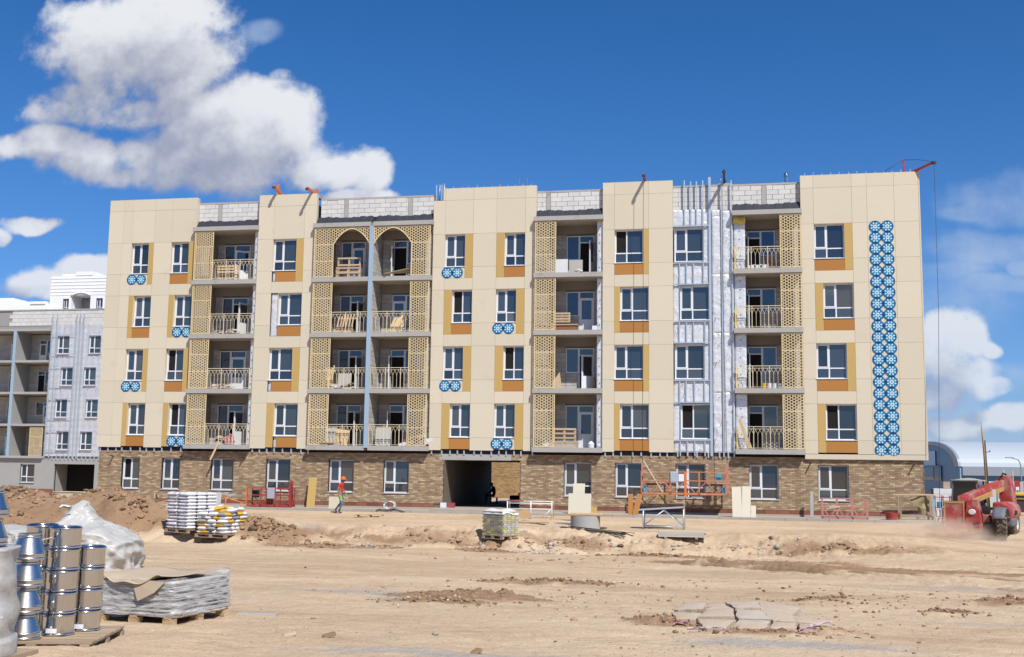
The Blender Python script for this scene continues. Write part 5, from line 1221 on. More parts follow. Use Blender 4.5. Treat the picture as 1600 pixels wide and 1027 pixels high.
clutter('curved_offcut', 'white curved offcut at the slab edge of the top middle balcony', 'offcut', -1.85, 3, lambda t: MB().tube([(0, 0, .03), (.2, -.08, .12), (.4, -.12, .02)], .06, 6).build('offcut', wbag, t), -.2)
clutter('pallet', 'wooden pallet on a box on the fourth floor middle balcony', 'pallet', -3.0, 2, lambda t: (crate(4, .85, .5, MATS['tan_wood'])(t), [setattr(c, 'location', (0, 0, .45)) for c in t.children], MB().box(.0, 1.2, .05, .5, 0, .3).build('box', rust, t), MB().box(-.1, 1.25, .0, .55, .30, .36).build('board', wood, t)), .1)
clutter('white_block', 'small white block at the right edge of the fourth floor middle balcony', 'block', -.95, 2, lambda t: MB().box(0, .25, 0, .2, 0, .22).build('block', pvc, t), -.15)
clutter('brown_sack', 'brown sack in the corner of the third floor middle balcony', 'sack', -1.0, 1, sack_fn(.28, .65, sack), .9)
clutter('leaning_sheet', 'triangular tan offcut behind the lattice, third floor middle', 'offcut', -3.25, 1, lambda t: MB().prism([(0, 0), (.75, 0), (.62, .85)], 0, .02).build('offcut', MATS['tan_wood'], t), -.05)
clutter('pallet', 'red brown pallet on edge on the second floor middle balcony', 'pallet', -2.95, 0, crate(5, 1.15, .98, MATS['tan_wood']), .05)
clutter('white_sacks', 'small white sacks at both ends of the second floor middle balcony', 'sacks', -3.3, 0, lambda t: (sack_fn(.45, .3, wbag)(t), MB().lathe([(0, 0), (.15, 0), (.17, .2), (.05, .33), (0, .33)], (2.3, .1, 0), 10).build('sack', wbag, t)), -.12)
clutter('leaning_boards', 'orange and brown boards on the top right balcony', 'boards', 7.75, 3, slats(4, .7, .85, .15, .02, rust, False), .6)
clutter('rubble_bags', 'pale bags behind the railing of the top right balcony', 'bags', 6.9, 3, lambda t: [MB().obox((.2+.3*i, .0, .1), (.2, 0, .03), (0, .15, 0), (0, 0, .09)).build('bag', wbag, t) for i in range(3)], -.05)
clutter('paint_buckets', 'yellow and white buckets on the third floor right balcony', 'buckets', 7.6, 1, lambda t: [MB().lathe([(0, 0), (.1, 0), (.12, .26), (0, .27)], (.26*i, .05*i, 0), 12).build('bucket', m, t) for i, m in enumerate((ybag, wbag, wbag, galv))], .05)
clutter('leaning_planks', 'two long planks leaning on the rail of the lowest right balcony', 'planks', 6.35, 0, lambda t: [MB().bar((.5+.12*i, 0, 0), (.02+.03*i, -.08, 1.45+.05*i), .09, .03, up=(0, 1, 0)).build('plank', MATS['yellow_wood'], t) for i in range(2)], -.2)
clutter('hanging_brace', 'light wooden brace hanging below the lowest left balcony', 'brace', -21.15, 0, lambda t: MB().bar((.0, 0, .0), (-.35, -.1, -.85), .10, .03, up=(0, 1, 0)).build('plank', MATS['yellow_wood'], t), -.38)
# ---------------------------------------------------------------- foreground: steel flue pieces, wrapped loads
fz = gz(-1.3, -45.4)
pallet('grey wooden pallet carrying the shiny steel flue pieces', -1.28, -45.55, math.radians(15), 1.25, 1.3, z=fz-.06)
FZ = fz+.088
def ring_prof(r, h): return [(r, .0), (r+.008, .006), (r+.008, .02), (r, .027), (r, h-.035), (r+.010, h-.03), (r+.010, h-.016), (r+.002, h-.010), (r-.006, h), (r-.02, h), (r-.02, h-.02)]
b = MB(); rp = ring_prof(.168, .235); b.lathe(rp[:4], n=40, sharp=False); b.lathe(rp[3:5], n=40); b.lathe(rp[4:], n=40, sharp=False); flue_me = b.mesh('steel_ring', stainless)
b = MB(); b.lathe([(.175, 0), (.183, .008), (.183, .02), (.175, .028)], n=40, sharp=False); b.lathe([(.175, .028), (.175, .05)], n=40); b.lathe([(.175, .05), (.183, .056), (.183, .07), (.172, .078)], n=40, sharp=False); b.lathe([(.172, .078), (.118, .232)], n=40); b.lathe([(.118, .232), (.126, .238), (.126, .25), (.117, .256)], n=40, sharp=False); b.lathe([(.117, .256), (.117, .278), (.10, .278)], n=40); cone_me = b.mesh('steel_cone', M('brushed_steel', (.66, .63, .585), .27, metal=1.0, noise=(3, .15), bump=(9, .08)))
lab_me = MB(); lab_me.grid(lambda u, v: (.171*math.sin((u-.5)*.75), -.171*math.cos((u-.5)*.75), .03+.05*v), 6, 1); lab_me = lab_me.mesh('label', pvc)
TH = ['lowest', 'second', 'third', 'fourth', 'topmost']
def column(me, x, y, n, h, nm, what, grp, tilt=0, labels=True):
    for i in range(n):
        o = link(nm, me, loc=(x+tilt*i+rnd.uniform(-.004, .004), y+rnd.uniform(-.004, .004), FZ+h*i), rot=(0, 0, rnd.uniform(0, 6)))
        pos = TH[i] if i < n-1 else 'topmost'
        tag(o, '%s %s' % (pos, what), 'flue piece', grp)
        if i == 0 and labels: link('label', lab_me, o, rot=(0, 0, -o.rotation_euler.z+.1))
column(cone_me, -1.335, -45.97, 4, .278, 'flue_cone', 'shiny steel cone in the front stack on the pallet', 'steel cones in the front stack', labels=False)
column(flue_me, -1.17, -45.60, 5, .235, 'flue_ring', 'shiny steel ring in the tall stack right of the cones', 'steel rings in the tall stack', .004)
column(flue_me, -1.09, -45.20, 4, .235, 'flue_ring', 'shiny steel ring in the right-hand shorter stack', 'steel rings in the shorter stack', .004)
column(flue_me, -1.53, -45.46, 5, .238, 'flue_ring', 'shiny steel ring in the rear stack behind the cones', 'steel rings in the rear stack', labels=False)
column(flue_me, -1.66, -45.1, 4, .235, 'flue_ring', 'shiny steel ring in the rearmost stack', 'steel rings in the rearmost stack', labels=False)
t = thing('tie_band', 'yellowish band tied round the steel flue pieces', 'band', (-1.3, -45.6, FZ+1.0))
b = MB(); b.tube([(-.33, -.22, .06), (-.15, -.46, .0), (.02, -.40, .02), (.04, -.19, .04), (.26, -.06, .11)], .006, 5); b.build('band', M('yellow_band', (.55, .47, .28), .6), t)
# wrapped column at the left edge, cones standing on it
t = thing('wrapped_column', 'milky film wrapped round stack at the left edge of the yard', 'wrapped stack', (-1.34, -46.95, gz(-1.34, -46.95)-.03))
def bulge(z): return .43+.035*abs(math.sin(z*3.6))+.012*math.sin(z*17)+.03*(z < .25)
b = MB(); nz_, na_ = 60, 56
def colf(u, v):
    a = 2*PI*u; z = 1.16*v; ca_, sa_ = math.cos(a), math.sin(a); r = bulge(z)+.012*math.sin(a*5+z*9)+.035*float(fbm(np.array([ca_*1.6+z*.5]), np.array([sa_*1.6+z*5.0]), 4, .65)[0]); sq = 1/max(abs(math.cos(a-.4)), abs(math.sin(a-.4)))**.45
    if v > .97: r *= (1-v)/.03
    return (r*sq*math.cos(a), r*sq*math.sin(a), z-(.02*(v > .97)))
b.grid(colf, na_, nz_); b.build('film', M('milky_film', (.45, .435, .405), .42, spec=.5, noise=(2.5, .35), bump=(5, .9), stretch=(1, 1, 1.6)), t)
o = MB(); o.box(-.52, .52, -.48, .48, -.02, .08); o.build('board', wood_old, t)
b = MB(); b.grid(lambda u, v: (.40+.09*u+.04*math.sin(PI*v), -.30+.14*u, .42+.10*v+.03*math.sin(v*6)), 6, 6); b.build('torn_flap', pvc, t)
for i, lab in enumerate(('lower shiny blue reflecting cone standing on the wrapped column', 'upper shiny blue reflecting cone on the wrapped column')):
    o = link('flue_cone', cone_me, loc=(-1.20, -46.86, gz(-1.34, -46.95)+1.12+.278*i), rot=(0, 0, i)); tag(o, lab, 'flue piece', 'cones on the wrapped column')
# big plastic wrapped heap
hx, hy = -9.75, -32.4; hz = gz(hx, hy)-.05
t = thing('wrapped_heap', 'large heap wrapped in milky plastic behind the steel flue pieces', 'wrapped load', (hx, hy, hz), .05)
def heapf(u, v):
    a = 2*PI*u; r = 1-(1-v)**1.0; ca, sa = math.cos(a), math.sin(a); q = (abs(ca)**4+abs(sa)**4)**-.25
    R = min(1, v/.55); x = 1.95*q*ca*R; y = 1.0*q*sa*R
    top = .84+.08*math.sin(x*2.3+.6)+.18*float(sstep(-.1, -.7, np.array(x)))+.62*math.exp(-((x-.62)/.40)**2-((y-.1)/.5)**2)+.16*math.exp(-((x-.35)/.22)**2)+.22*math.exp(-((x-1.35)/.5)**2)
    top += .05*float(fbm(np.array([x*2.2+4]), np.array([y*3.1]), 4, .6)[0])
    if v <= .55: z = top-.12*(R**6)
    else:
        s = (v-.55)/.45; w = 1+.04*math.sin(PI*s)+.012*math.sin(a*9+s*4)*s+.012*math.sin(a*23)*s
        x *= w; y *= w; z = (top-.12)*(1-s)**.9
    k = .03*math.sin(x*11+y*7+z*9)+.022*math.sin(x*23-z*17)+.07*float(fbm(np.array([x*2.6+z*2.0]), np.array([z*3.3+y*2.7]), 4, .65)[0])-.08*abs(float(fbm(np.array([x*1.7-z*1.1+9]), np.array([z*2.6+y*2.2]), 4, .6)[0]))
    return (x+k*ca, y+k*sa, max(0, z))
b = MB(); b.grid(heapf, 190, 90); b.build('film', MATS['milky_film'], t)
b = MB(); b.grid(lambda u, v: ((.55+.62*u), -1.07+.06*math.sin(PI*u), .86+.02*math.sin(u*5)+(v-.5)*.20*math.sin(PI*u)**.8), 14, 4); b.build('opening', room, t)  # near-black patch paints the shade inside the torn film
b = MB(); b.grid(lambda u, v: (.77+.46*u, -1.10-.10*v*(1-u), 1.0-.06*u-.10*v*(.4+u)), 8, 4); b.build('torn_flap', MATS['milky_film'], t)
b = MB(); b.grid(lambda u, v: (.40+.18*u, -.42+.03*math.sin(u*5), 1.30+.12*u+.07*v), 5, 3); b.build('dark_patch', gbag, t)
# sheets on a pallet under film, cardboard on top
prz = math.radians(-9.5); pc = (-1.33, -42.93); pz_ = gz(*pc)-.025
pallet('weathered pallet under the wrapped load with a cardboard cover', pc[0], pc[1], prz, 1.2, 1.25, z=pz_, mat=wood)
t = thing('sheet_stack', 'stack of pale sheets in clear wrinkled film under a buckled cardboard cover', 'wrapped stack', (pc[0], pc[1], pz_+.146), prz)
shm = M('pale_sheet_edge', (.47, .455, .43), .6, obj=.25, noise=(2, .12))
for i in range(17):
    b = MB(); dx, dy = rnd.uniform(-.025, .025), rnd.uniform(-.02, .02); b.box(-.60+dx, .60+dx, -.62+dy, .60+dy, .024*i+.001, .024*i+.021); b.build('sheet', shm, t)
fm = bpy.data.materials.new('clear_film'); fm.use_nodes = True; nt = NT(fm.node_tree); nt.n.clear()
pp = nt.node('ShaderNodeBsdfPrincipled', i_Roughness=.25); pp.inputs['Base Color'].default_value = (.58, .57, .55, 1); pp.inputs['Specular IOR Level'].default_value = .7
gpos = nt.vmath('MULTIPLY', nt.node('ShaderNodeNewGeometry').outputs['Position'], (1, 1, 6)); nz1 = nt.noise(gpos, 3.0, 6, .65)
bp = nt.node('ShaderNodeBump', i_Strength=.4, i_Distance=.03, i_Height=nz1); nt.l.new(bp.outputs[0], pp.inputs['Normal'])
tr = nt.node('ShaderNodeBsdfTransparent'); mx = nt.node('ShaderNodeMixShader', i_0=nt.ramp(nz1, .36, .72), i_1=tr.outputs[0], i_2=pp.outputs[0]); nt.l.new(mx.outputs[0], nt.node('ShaderNodeOutputMaterial').inputs[0])
b = MB()
def filmf(u, v):
    a = 2*PI*u; ca, sa = math.cos(a), math.sin(a); q = (abs(ca)**14+abs(sa)**14)**(-1/14); s = v
    w = 1+.007*math.sin(s*34+2*math.sin(a*3))+.012*math.sin(a*17+s*6)+.02*(s < .1)
    return (.635*q*ca*w, .645*q*sa*w, -.02+.47*s+.02*math.sin(a*7)*s+.07*s*max(0, math.sin(a*2.0+.3)))
b.grid(filmf, 110, 34); b.build('film', fm, t)
card = M('cardboard', (.46, .36, .25), .85, noise=(2, .15), bump=(12, .15))
def cardf(u, v):
    x = -.66+1.12*u; y = -.70+1.25*v; e = max(0, 1-v*3.2)
    return (x+.02*math.sin(v*5), y+.03*math.sin(u*9), .45+.035*math.sin(u*7+1)*(.4+e)+.03*math.sin(u*15+v*3)*e-.02*e+.02*v)
b = MB(); b.grid(cardf, 40, 20); o = b.build('cardboard_cover', card, t); sm = o.modifiers.new('thick', 'SOLIDIFY'); sm.thickness = .008
b = MB(); b._add([(-.02, -.665, .44), (.50, -.66, .42), (.36, -.69, .28), (.12, -.70, .17)], [(0, 3, 2, 1)]); o = b.build('cardboard_flap', card, t); sm = o.modifiers.new('thick', 'SOLIDIFY'); sm.thickness = .008
t = thing('loose_plank', 'pale narrow board on the sand right of the wrapped pallet', 'plank', (-.55, -42.35, gz(-.3, -42.3)), .12); b = MB(); b.box(0, .55, 0, .12, .0, .025); b.build('plank', MATS['pale_sheet_edge'], t)
t = thing('wood_block', 'tan block between the flue pallet and the wrapped pallet', 'block', (-2.15, -43.35, gz(-2.1, -43.3)), .2); o = MB(); o.box(-.14, .12, -.1, .1, 0, .2); bevel(o.build('block', MATS['cardboard'], t), .01)
# broken asphalt slab with scraps
asp = M('grey_asphalt', (.45, .39, .315), .95, noise=(6, .3), bump=(28, .5), dirt=(SAND, 1.7, .36, .85))
t = thing('asphalt_slab', 'broken curved slab of grey asphalt lying in the yard', 'slab', (6.25, -41.3, gz(6.25, -41.6)-.02))
def slab(poly, zc, sx=0.0, sy=0.0, thick=.07):
    b = MB(); n = len(poly)
    def zt(x, y): return zc+sx*x+sy*y-.05*x*x
    ring = [[(x, y, zt(x, y)) for x, y in poly], [(x*.995, y*.99, zt(x, y)-thick) for x, y in poly]]
    cx = sum(p[0] for p in poly)/n; cy = sum(p[1] for p in poly)/n
    mid = [((x*.55+cx*.45), (y*.55+cy*.45), zt(x*.55+cx*.45, y*.55+cy*.45)+.012) for x, y in poly]
    vs = ring[0]+ring[1]+mid+[(cx, cy, zt(cx, cy)+.015)]
    fs = []
    for i in range(n):
        j = (i+1) % n; fs += [(i, j, n+j, n+i)[::-1], (i, j, 2*n+j, 2*n+i), (2*n+i, 2*n+j, 3*n)]
    b._add(vs, fs); return b
def rough(poly, k=5, a=.03, seed=1):
    r = random.Random(seed); out = []
    for (x0, y0), (x1, y1) in zip(poly, poly[1:]+poly[:1]):
        for i in range(k): s = i/k; out.append((x0+(x1-x0)*s+r.uniform(-a, a), y0+(y1-y0)*s+r.uniform(-a, a)))
    return out
rp_ = random.Random(21); gx_ = [-.92, -.52, -.16, .30, .72, 1.06]; gy_ = [-.62, -.28, .18, .62]
pt = {(i, j): (gx_[i]+rp_.uniform(-.09, .09), gy_[j]*(1-.22*abs(gx_[i]))+rp_.uniform(-.07, .07)) for i in range(6) for j in range(4)}
for j in range(3):
    for i in range(5):
        if (i, j) in ((0, 0), (4, 2)): continue
        q = [pt[(i, j)], pt[(i+1, j)], pt[(i+1, j+1)], pt[(i, j+1)]]; cx = sum(p[0] for p in q)/4; cy = sum(p[1] for p in q)/4
        g_ = .035 if (i < 2 or j == 0) else .006
        L_ = [(math.hypot(p[0]-cx, p[1]-cy)) for p in q]; q = [(cx+(p[0]-cx)*(1-g_/l), cy+(p[1]-cy)*(1-g_/l)) for p, l in zip(q, L_)]
        ht = lambda x, y: .03+.21*min(1, max(0, (y+.66)/1.15))**.8*max(0, 1-(x/1.28)**2)**.6
        dome = ht(cx, cy)+rp_.uniform(-.018, .018)
        b = slab([(x-cx, y-cy) for x, y in rough(q, 5, .016, i*7+j)], 0, (ht(cx+.15, cy)-ht(cx-.15, cy))/.3+rp_.uniform(-.05, .05), (ht(cx, cy+.15)-ht(cx, cy-.15))/.3+rp_.uniform(-.05, .05), .08)
        b.build('slab', asp, t, loc=(cx, cy, dome+.03))
pinkp = M('pink_film', (.56, .44, .48), .4, spec=.5, noise=(6, .3)); vivid = M('magenta_film', (.45, .17, .33), .4, noise=(6, .3))
for i, (x, y, L, m, lab) in enumerate(((5.55, -42.05, .45, pinkp, 'curled pale pink strip of film left of the asphalt slab'), (5.35, -41.75, .2, vivid, 'small violet scrap of film left of the asphalt slab'), (6.95, -42.05, .22, vivid, 'bright pink scrap of film at the right edge of the asphalt slab'), (7.1, -41.95, .4, pinkp, 'pale strip of film right of the asphalt slab'))):
    b = MB(); b.grid(lambda u, v: (L*u, .05*v+.08*math.sin(u*3), .01+.03*u*u+.02*math.sin(u*6+v*3)**2), 10, 4); o = b.build('film_scrap', m, None, loc=(x, y, gz(x, y)+.01), rot=(0, 0, -.2+.3*i)); tag(o, lab, 'scrap')
for i, (x, y, s, lab) in enumerate(((1.05, -44.4, .075, 'pale torn block lying alone on the sand in the foreground'), (1.5, -44.3, .07, 'small dark stone right of the pale torn block'), (3.4, -44.9, .06, 'small brown stone alone in the centre foreground'))):
    b = MB(); b.obox((0, 0, s*.3), (s, .02, .02), (-.02, s*.5, 0), (0, .01, s*.3)); o = b.build('stone', MATS['cardboard'] if i == 0 else clod_m, None, loc=(x, y, gz(x, y)), rot=(.1, .05, .4*i)); bevel(o, .02); tag(o, lab, 'stone')
# sheet of film on the soil mound
b = MB(); b.grid(lambda u, v: (.9*u, .4*v+.1*math.sin(u*5), .06*math.sin(u*8+v*6)**2), 14, 8); o = b.build('film_scrap', film, None, loc=(-23.0, -11.8, gz(-22.6, -11.6)+.05), rot=(.25, 0, .3)); tag(o, 'pale torn film lying on the soil mound at left', 'scrap')
# ---------------------------------------------------------------- people
skin_m = M('skin', (.30, .17, .105), .6); shirt_m = M('red_shirt', (.50, .025, .035), .8, noise=(14, .25)); jean_m = M('faded_jeans', (.115, .155, .22), .85, noise=(9, .3)); shoe_m = M('dark_shoe', (.05, .045, .045), .7)
glove_m = M('green_glove', (.22, .40, .10), .8); helm_m = M('orange_helmet', (.70, .13, .02), .35); dark_cl = M('dark_blue_clothes', (.03, .035, .06), .85, noise=(9, .3)); hair_m = M('dark_hair', (.015, .012, .01), .8)
def person(name, label, loc, rz, J, zones, hat=None):
    """J: joint positions; one continuous skinned body, then parts of the surface get their cloth by joint"""
    V = []; E = []; R = []; Z = []
    def v(p, r, z): V.append(Vector(p)); R.append(r); Z.append(z); return len(V)-1
    def e(a, b): E.append((a, b))
    pel = v(J['pelvis'], (.145, .115), 'leg'); sp = v(J['spine'], (.135, .10), 'top'); ch = v(J['chest'], (.165, .115), 'top'); nb = v(J['neckb'], (.09, .08), 'top'); nk = v(J['neck'], (.055, .055), 'skin'); hd = v(J['head'], (.082, .095), 'skin'); cr = v(J['crown'], (.075, .085), 'skin')
    for a, b in ((pel, sp), (sp, ch), (ch, nb), (nb, nk), (nk, hd), (hd, cr)): e(a, b)
    hv = Vector(J['head']); f = J['face']
    ns = v(hv+Vector(f)*.105+Vector((0, 0, .0)), (.014, .018), 'skin'); e(hd, ns)
    chn = v(hv+Vector(f)*.065+Vector((0, 0, -.085)), (.035, .03), 'skin'); e(hd, chn)
    for s in ('n', 'f'):
        hp = v(J['hip_'+s], (.098, .098), 'leg'); kn = v(J['knee_'+s], (.062, .066), 'leg'); cf = v(tuple((Vector(J['knee_'+s])*.62+Vector(J['ankle_'+s])*.38)), (.06, .062), 'leg'); an = v(J['ankle_'+s], (.042, .045), 'shoe'); to = v(J['toe_'+s], (.042, .03), 'shoe')
        for a, b in ((pel, hp), (hp, kn), (kn, cf), (cf, an), (an, to)): e(a, b)
        sh = v(J['sh_'+s], (.062, .062), 'top'); el = v(J['el_'+s], (.043, .043), 'sleeve'); wr = v(J['wr_'+s], (.030, .032), 'skin')
        for a, b in ((ch, sh), (sh, el), (el, wr)): e(a, b)
        d = (Vector(J['wr_'+s])-Vector(J['el_'+s])).normalized(); pm = Vector(J['wr_'+s])+d*.07; p_ = v(pm, (.036, .022), 'hand'); e(wr, p_)
        side = Vector((d.z, 0, -d.x)).normalized() if abs(d.y) < .95 else Vector((1, 0, 0))
        for k, (o_, L) in enumerate(((-.030, .066), (-.010, .078), (.010, .073), (.030, .055))):
            a = v(pm+side*o_+d*.035, (.0095, .0095), 'hand'); m_ = v(pm+side*o_*1.1+d*(.035+L*.55)+Vector((0, .008, 0)), (.0088, .0088), 'hand'); t_ = v(pm+side*o_*1.05+d*(.035+L)+Vector((0, .022, 0)), (.007, .007), 'hand')
            e(p_, a); e(a, m_); e(m_, t_)
        a = v(pm+side*.045-d*.02, (.011, .011), 'hand'); t_ = v(pm+side*.066+d*.025+Vector((0, .012, 0)), (.009, .009), 'hand'); e(p_, a); e(a, t_)
    me = bpy.data.meshes.new('body'); me.from_pydata([tuple(q) for q in V], E, []); o = bpy.data.objects.new('body_src', me); COL.objects.link(o)
    o.modifiers.new('skin', 'SKIN').use_smooth_shade = True
    for i, sv in enumerate(me.skin_vertices[0].data): sv.radius = R[i]; sv.use_root = (i == 0)
    s = o.modifiers.new('s', 'SUBSURF'); s.levels = 2; s.render_levels = 2
    dg = bpy.context.evaluated_depsgraph_get(); nm = bpy.data.meshes.new_from_object(o.evaluated_get(dg)); COL.objects.unlink(o); bpy.data.objects.remove(o)
    nm.name = 'person'; nm.materials.clear(); mats = []
    for z in ('skin', 'top', 'leg', 'shoe', 'sleeve', 'hand'): nm.materials.append(zones[z]); mats.append(z)
    P = np.array([tuple(q) for q in V])
    for pl in nm.polygons:
        i = int(np.argmin(((P-np.array(pl.center))**2).sum(1))); pl.material_index = mats.index(Z[i]); pl.use_smooth = True
    r = link(name, nm, loc=loc, rot=(0, 0, rz)); tag(r, label, 'person')
    if hat:
        c = Vector(J['head'])+Vector((0, 0, .045)); b = MB(); b.lathe([(.165, -.015), (.128, .0), (.128, .04), (.112, .09), (.07, .128), (0, .14)], tuple(c), 18); b.obox(c+Vector(f)*.16, Vector(f)*.05, (0, .07, 0), (0, 0, .006)); b.build('hard_hat', hat, r)
    else:
        c = Vector(J['head'])+Vector((0, 0, .03)); b = MB(); b.lathe([(.092, -.06), (.102, .0), (.09, .06), (.05, .095), (0, .105)], tuple(c-Vector(f)*.02), 14); b.build('hair', hair_m, r)
    b = MB(); hv = Vector(J['head'])
    for s in (-1, 1): b.lathe([(0, -.008), (.011, 0), (0, .008)], tuple(hv+Vector(f)*.088+Vector((0, s*.034, .018))), 6)
    b.build('eyes', black, r)
    b = MB(); b.obox(hv+Vector(f)*.092+Vector((0, 0, -.048)), (.004, 0, 0), (0, .024, 0), (0, 0, .005)); b.build('mouth', steel_red, r)
    b = MB()
    for s in (-1, 1): b.lathe([(0, -.03), (.016, 0), (0, .03)], tuple(hv+Vector((0, s*.092, 0))), 6)
    b.build('ears', skin_m, r); return r
WALK = dict(pelvis=(0, 0, .93), spine=(.02, 0, 1.10), chest=(.05, 0, 1.31), neckb=(.07, 0, 1.45), neck=(.085, 0, 1.50), head=(.12, 0, 1.595), crown=(.125, 0, 1.66), face=(1, 0, -.25),
            hip_n=(.0, -.10, .88), knee_n=(.13, -.10, .49), ankle_n=(-.02, -.10, .09), toe_n=(.13, -.10, .035), hip_f=(0, .10, .88), knee_f=(.0, .10, .49), ankle_f=(-.27, .10, .17), toe_f=(-.19, .10, .05),
            sh_n=(.03, -.19, 1.40), el_n=(-.05, -.23, 1.13), wr_n=(.0, -.21, .90), sh_f=(.05, .19, 1.40), el_f=(.06, .23, 1.13), wr_f=(.20, .18, .95))
person('person', 'man in red shirt, jeans and orange hard hat walking along the base', (-12.62, -4.6, gz(-12.62, -4.6)+.01), 0, WALK, dict(skin=skin_m, top=shirt_m, leg=jean_m, shoe=shoe_m, sleeve=skin_m, hand=glove_m), helm_m)
SIT = dict(pelvis=(0, 0, .45), spine=(-.03, 0, .62), chest=(.02, 0, .84), neckb=(.08, 0, .97), neck=(.11, 0, 1.01), head=(.17, 0, 1.09), crown=(.18, 0, 1.16), face=(.9, 0, -.4),
           hip_n=(.03, -.12, .45), knee_n=(.45, -.16, .52), ankle_n=(.38, -.15, .09), toe_n=(.53, -.15, .04), hip_f=(.03, .12, .45), knee_f=(.45, .16, .50), ankle_f=(.46, .15, .09), toe_f=(.6, .15, .04),
           sh_n=(.03, -.19, .92), el_n=(.18, -.24, .68), wr_n=(.40, -.12, .62), sh_f=(.03, .19, .92), el_f=(.18, .24, .68), wr_f=(.40, .10, .60))
person('person', 'person in dark blue clothes sitting in the shade of the passage', (-7.75, 8.2, -.02), math.radians(200), SIT, dict(skin=skin_m, top=dark_cl, leg=dark_cl, shoe=shoe_m, sleeve=dark_cl, hand=skin_m))
t = thing('crate', 'low dark crate under the person sitting in the passage', 'crate', (-7.75, 8.2, -.02)); b = MB(); b.box(-.2, .2, -.2, .2, 0, .03); b.box(-.2, -.17, -.2, .2, .03, .36); b.box(.17, .2, -.2, .2, .03, .36); b.build('crate', steel_dark, t)
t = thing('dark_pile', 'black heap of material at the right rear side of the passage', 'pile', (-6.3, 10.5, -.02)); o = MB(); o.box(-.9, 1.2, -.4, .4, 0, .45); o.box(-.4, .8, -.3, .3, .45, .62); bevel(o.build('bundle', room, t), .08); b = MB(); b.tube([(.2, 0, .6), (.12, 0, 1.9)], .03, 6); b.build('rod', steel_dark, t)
# ---------------------------------------------------------------- red telehandler driving in dust; local +x to the right, -y towards the viewer
TX, TY = 16.15, -6.3; TZ = gz(TX, TY)-.02
T = thing('telehandler', 'dusty red telehandler with lowered boom driving past the right end of the building', 'telehandler', (TX, TY, TZ), math.radians(-22))
tred = M('telehandler_red', (.36, .045, .04), .5, noise=(2.5, .35), dirt=((.40, .29, .22), 1.6, .44, .6)); tyre_m = M('dusty_tyre', (.15, .115, .085), .9, noise=(6, .4), bump=(20, .4)); rim_m = M('pale_rim', (.50, .49, .47), .5, noise=(5, .2)); fend = M('grey_fender', (.14, .145, .155), .6, noise=(4, .4)); gl = M('cab_glass', (.012, .014, .018), .06, spec=.6); dust_m = M('dusty_roof', (.36, .34, .30), .85, noise=(4, .4)); och = M('boom_ochre', (.42, .25, .09), .6, noise=(4, .4))
def wheel(x, y, steer=0.0):
    b = MB(); r, w = .60, .40
    b.lathe([(.30, -w/2), (.50, -w/2), (.575, -w/2+.05), (.60, -w/2+.10), (.60, w/2-.10), (.575, w/2-.05), (.50, w/2), (.30, w/2)], n=36)
    for k in range(20):
        a = 2*PI*k/20
        for s in (-1, 1):
            a2 = a+(PI/20 if s > 0 else 0); c = Vector((math.cos(a2), math.sin(a2), 0)); tt = Vector((-c.y, c.x, 0)); sk = (tt*.5+Vector((0, 0, s))).normalized()
            b.obox(c*.615+Vector((0, 0, s*w*.24)), c*.03, tt.cross(Vector((0, 0, 1)))*0+tt*.028, sk*.10)
    R = Matrix.Rotation(steer, 4, 'Z') @ Matrix.Rotation(PI/2, 4, 'Y')
    b.v = [tuple(R @ Vector(p)) for p in b.v]; o = b.build('wheel', tyre_m, T, loc=(x, y, .615))
    m = MB(); m.lathe([(0, -.17), (.10, -.19), (.16, -.12), (.27, -.10), (.31, -.19), (.31, .19), (.27, .10), (.16, .12), (.10, .19), (0, .17)], n=24); m.v = [tuple(R @ Vector(p)) for p in m.v]; m.build('rim', rim_m, o)
for x, y in ((-.98, -.55), (.98, -.55), (-.98, 2.15), (.98, 2.15)): wheel(x, y, math.radians(14) if y < 0 else 0)
def bx(name, x0, x1, y0, y1, z0, z1, m, bv=.03, par=None):
    o = MB(); o.box(x0, x1, y0, y1, z0, z1); return bevel(o.build(name, m, par or T), bv)
bx('chassis', -.55, .55, -.6, 3.0, .50, 1.0, tred, .05)
bx('axle', -.9, .9, -.62, -.48, .5, .7, steel_dark, .02); bx('axle', -.9, .9, 2.08, 2.22, .5, .7, steel_dark, .02)
# front: carriage plate with a bucket frame
cp = bx('carriage_plate', -1.02, -.28, -1.42, -1.22, .70, 1.52, tred, .02)
b = MB(); b.box(-1.04, -.26, -1.44, -1.40, 1.46, 1.55); b.box(-1.04, -1.0, -1.44, -1.40, .7, 1.46); b.box(-.30, -.26, -1.44, -1.40, .7, 1.46); b.build('plate_rim', och, cp)
b = MB(); b.bar((-1.12, -1.5, .68), (.05, -1.5, .68), .05, .05); b.bar((-1.02, -1.5, .28), (-.02, -1.5, .28), .06, .06); b.bar((-1.12, -1.5, .68), (-1.02, -1.5, .28), .05, .05); b.bar((.05, -1.5, .68), (-.02, -1.5, .28), .05, .05); b.obox((-.52, -1.40, .47), (.5, 0, 0), (0, .012, 0), (0, .05, .19)); b.build('bumper_frame', tred, T)
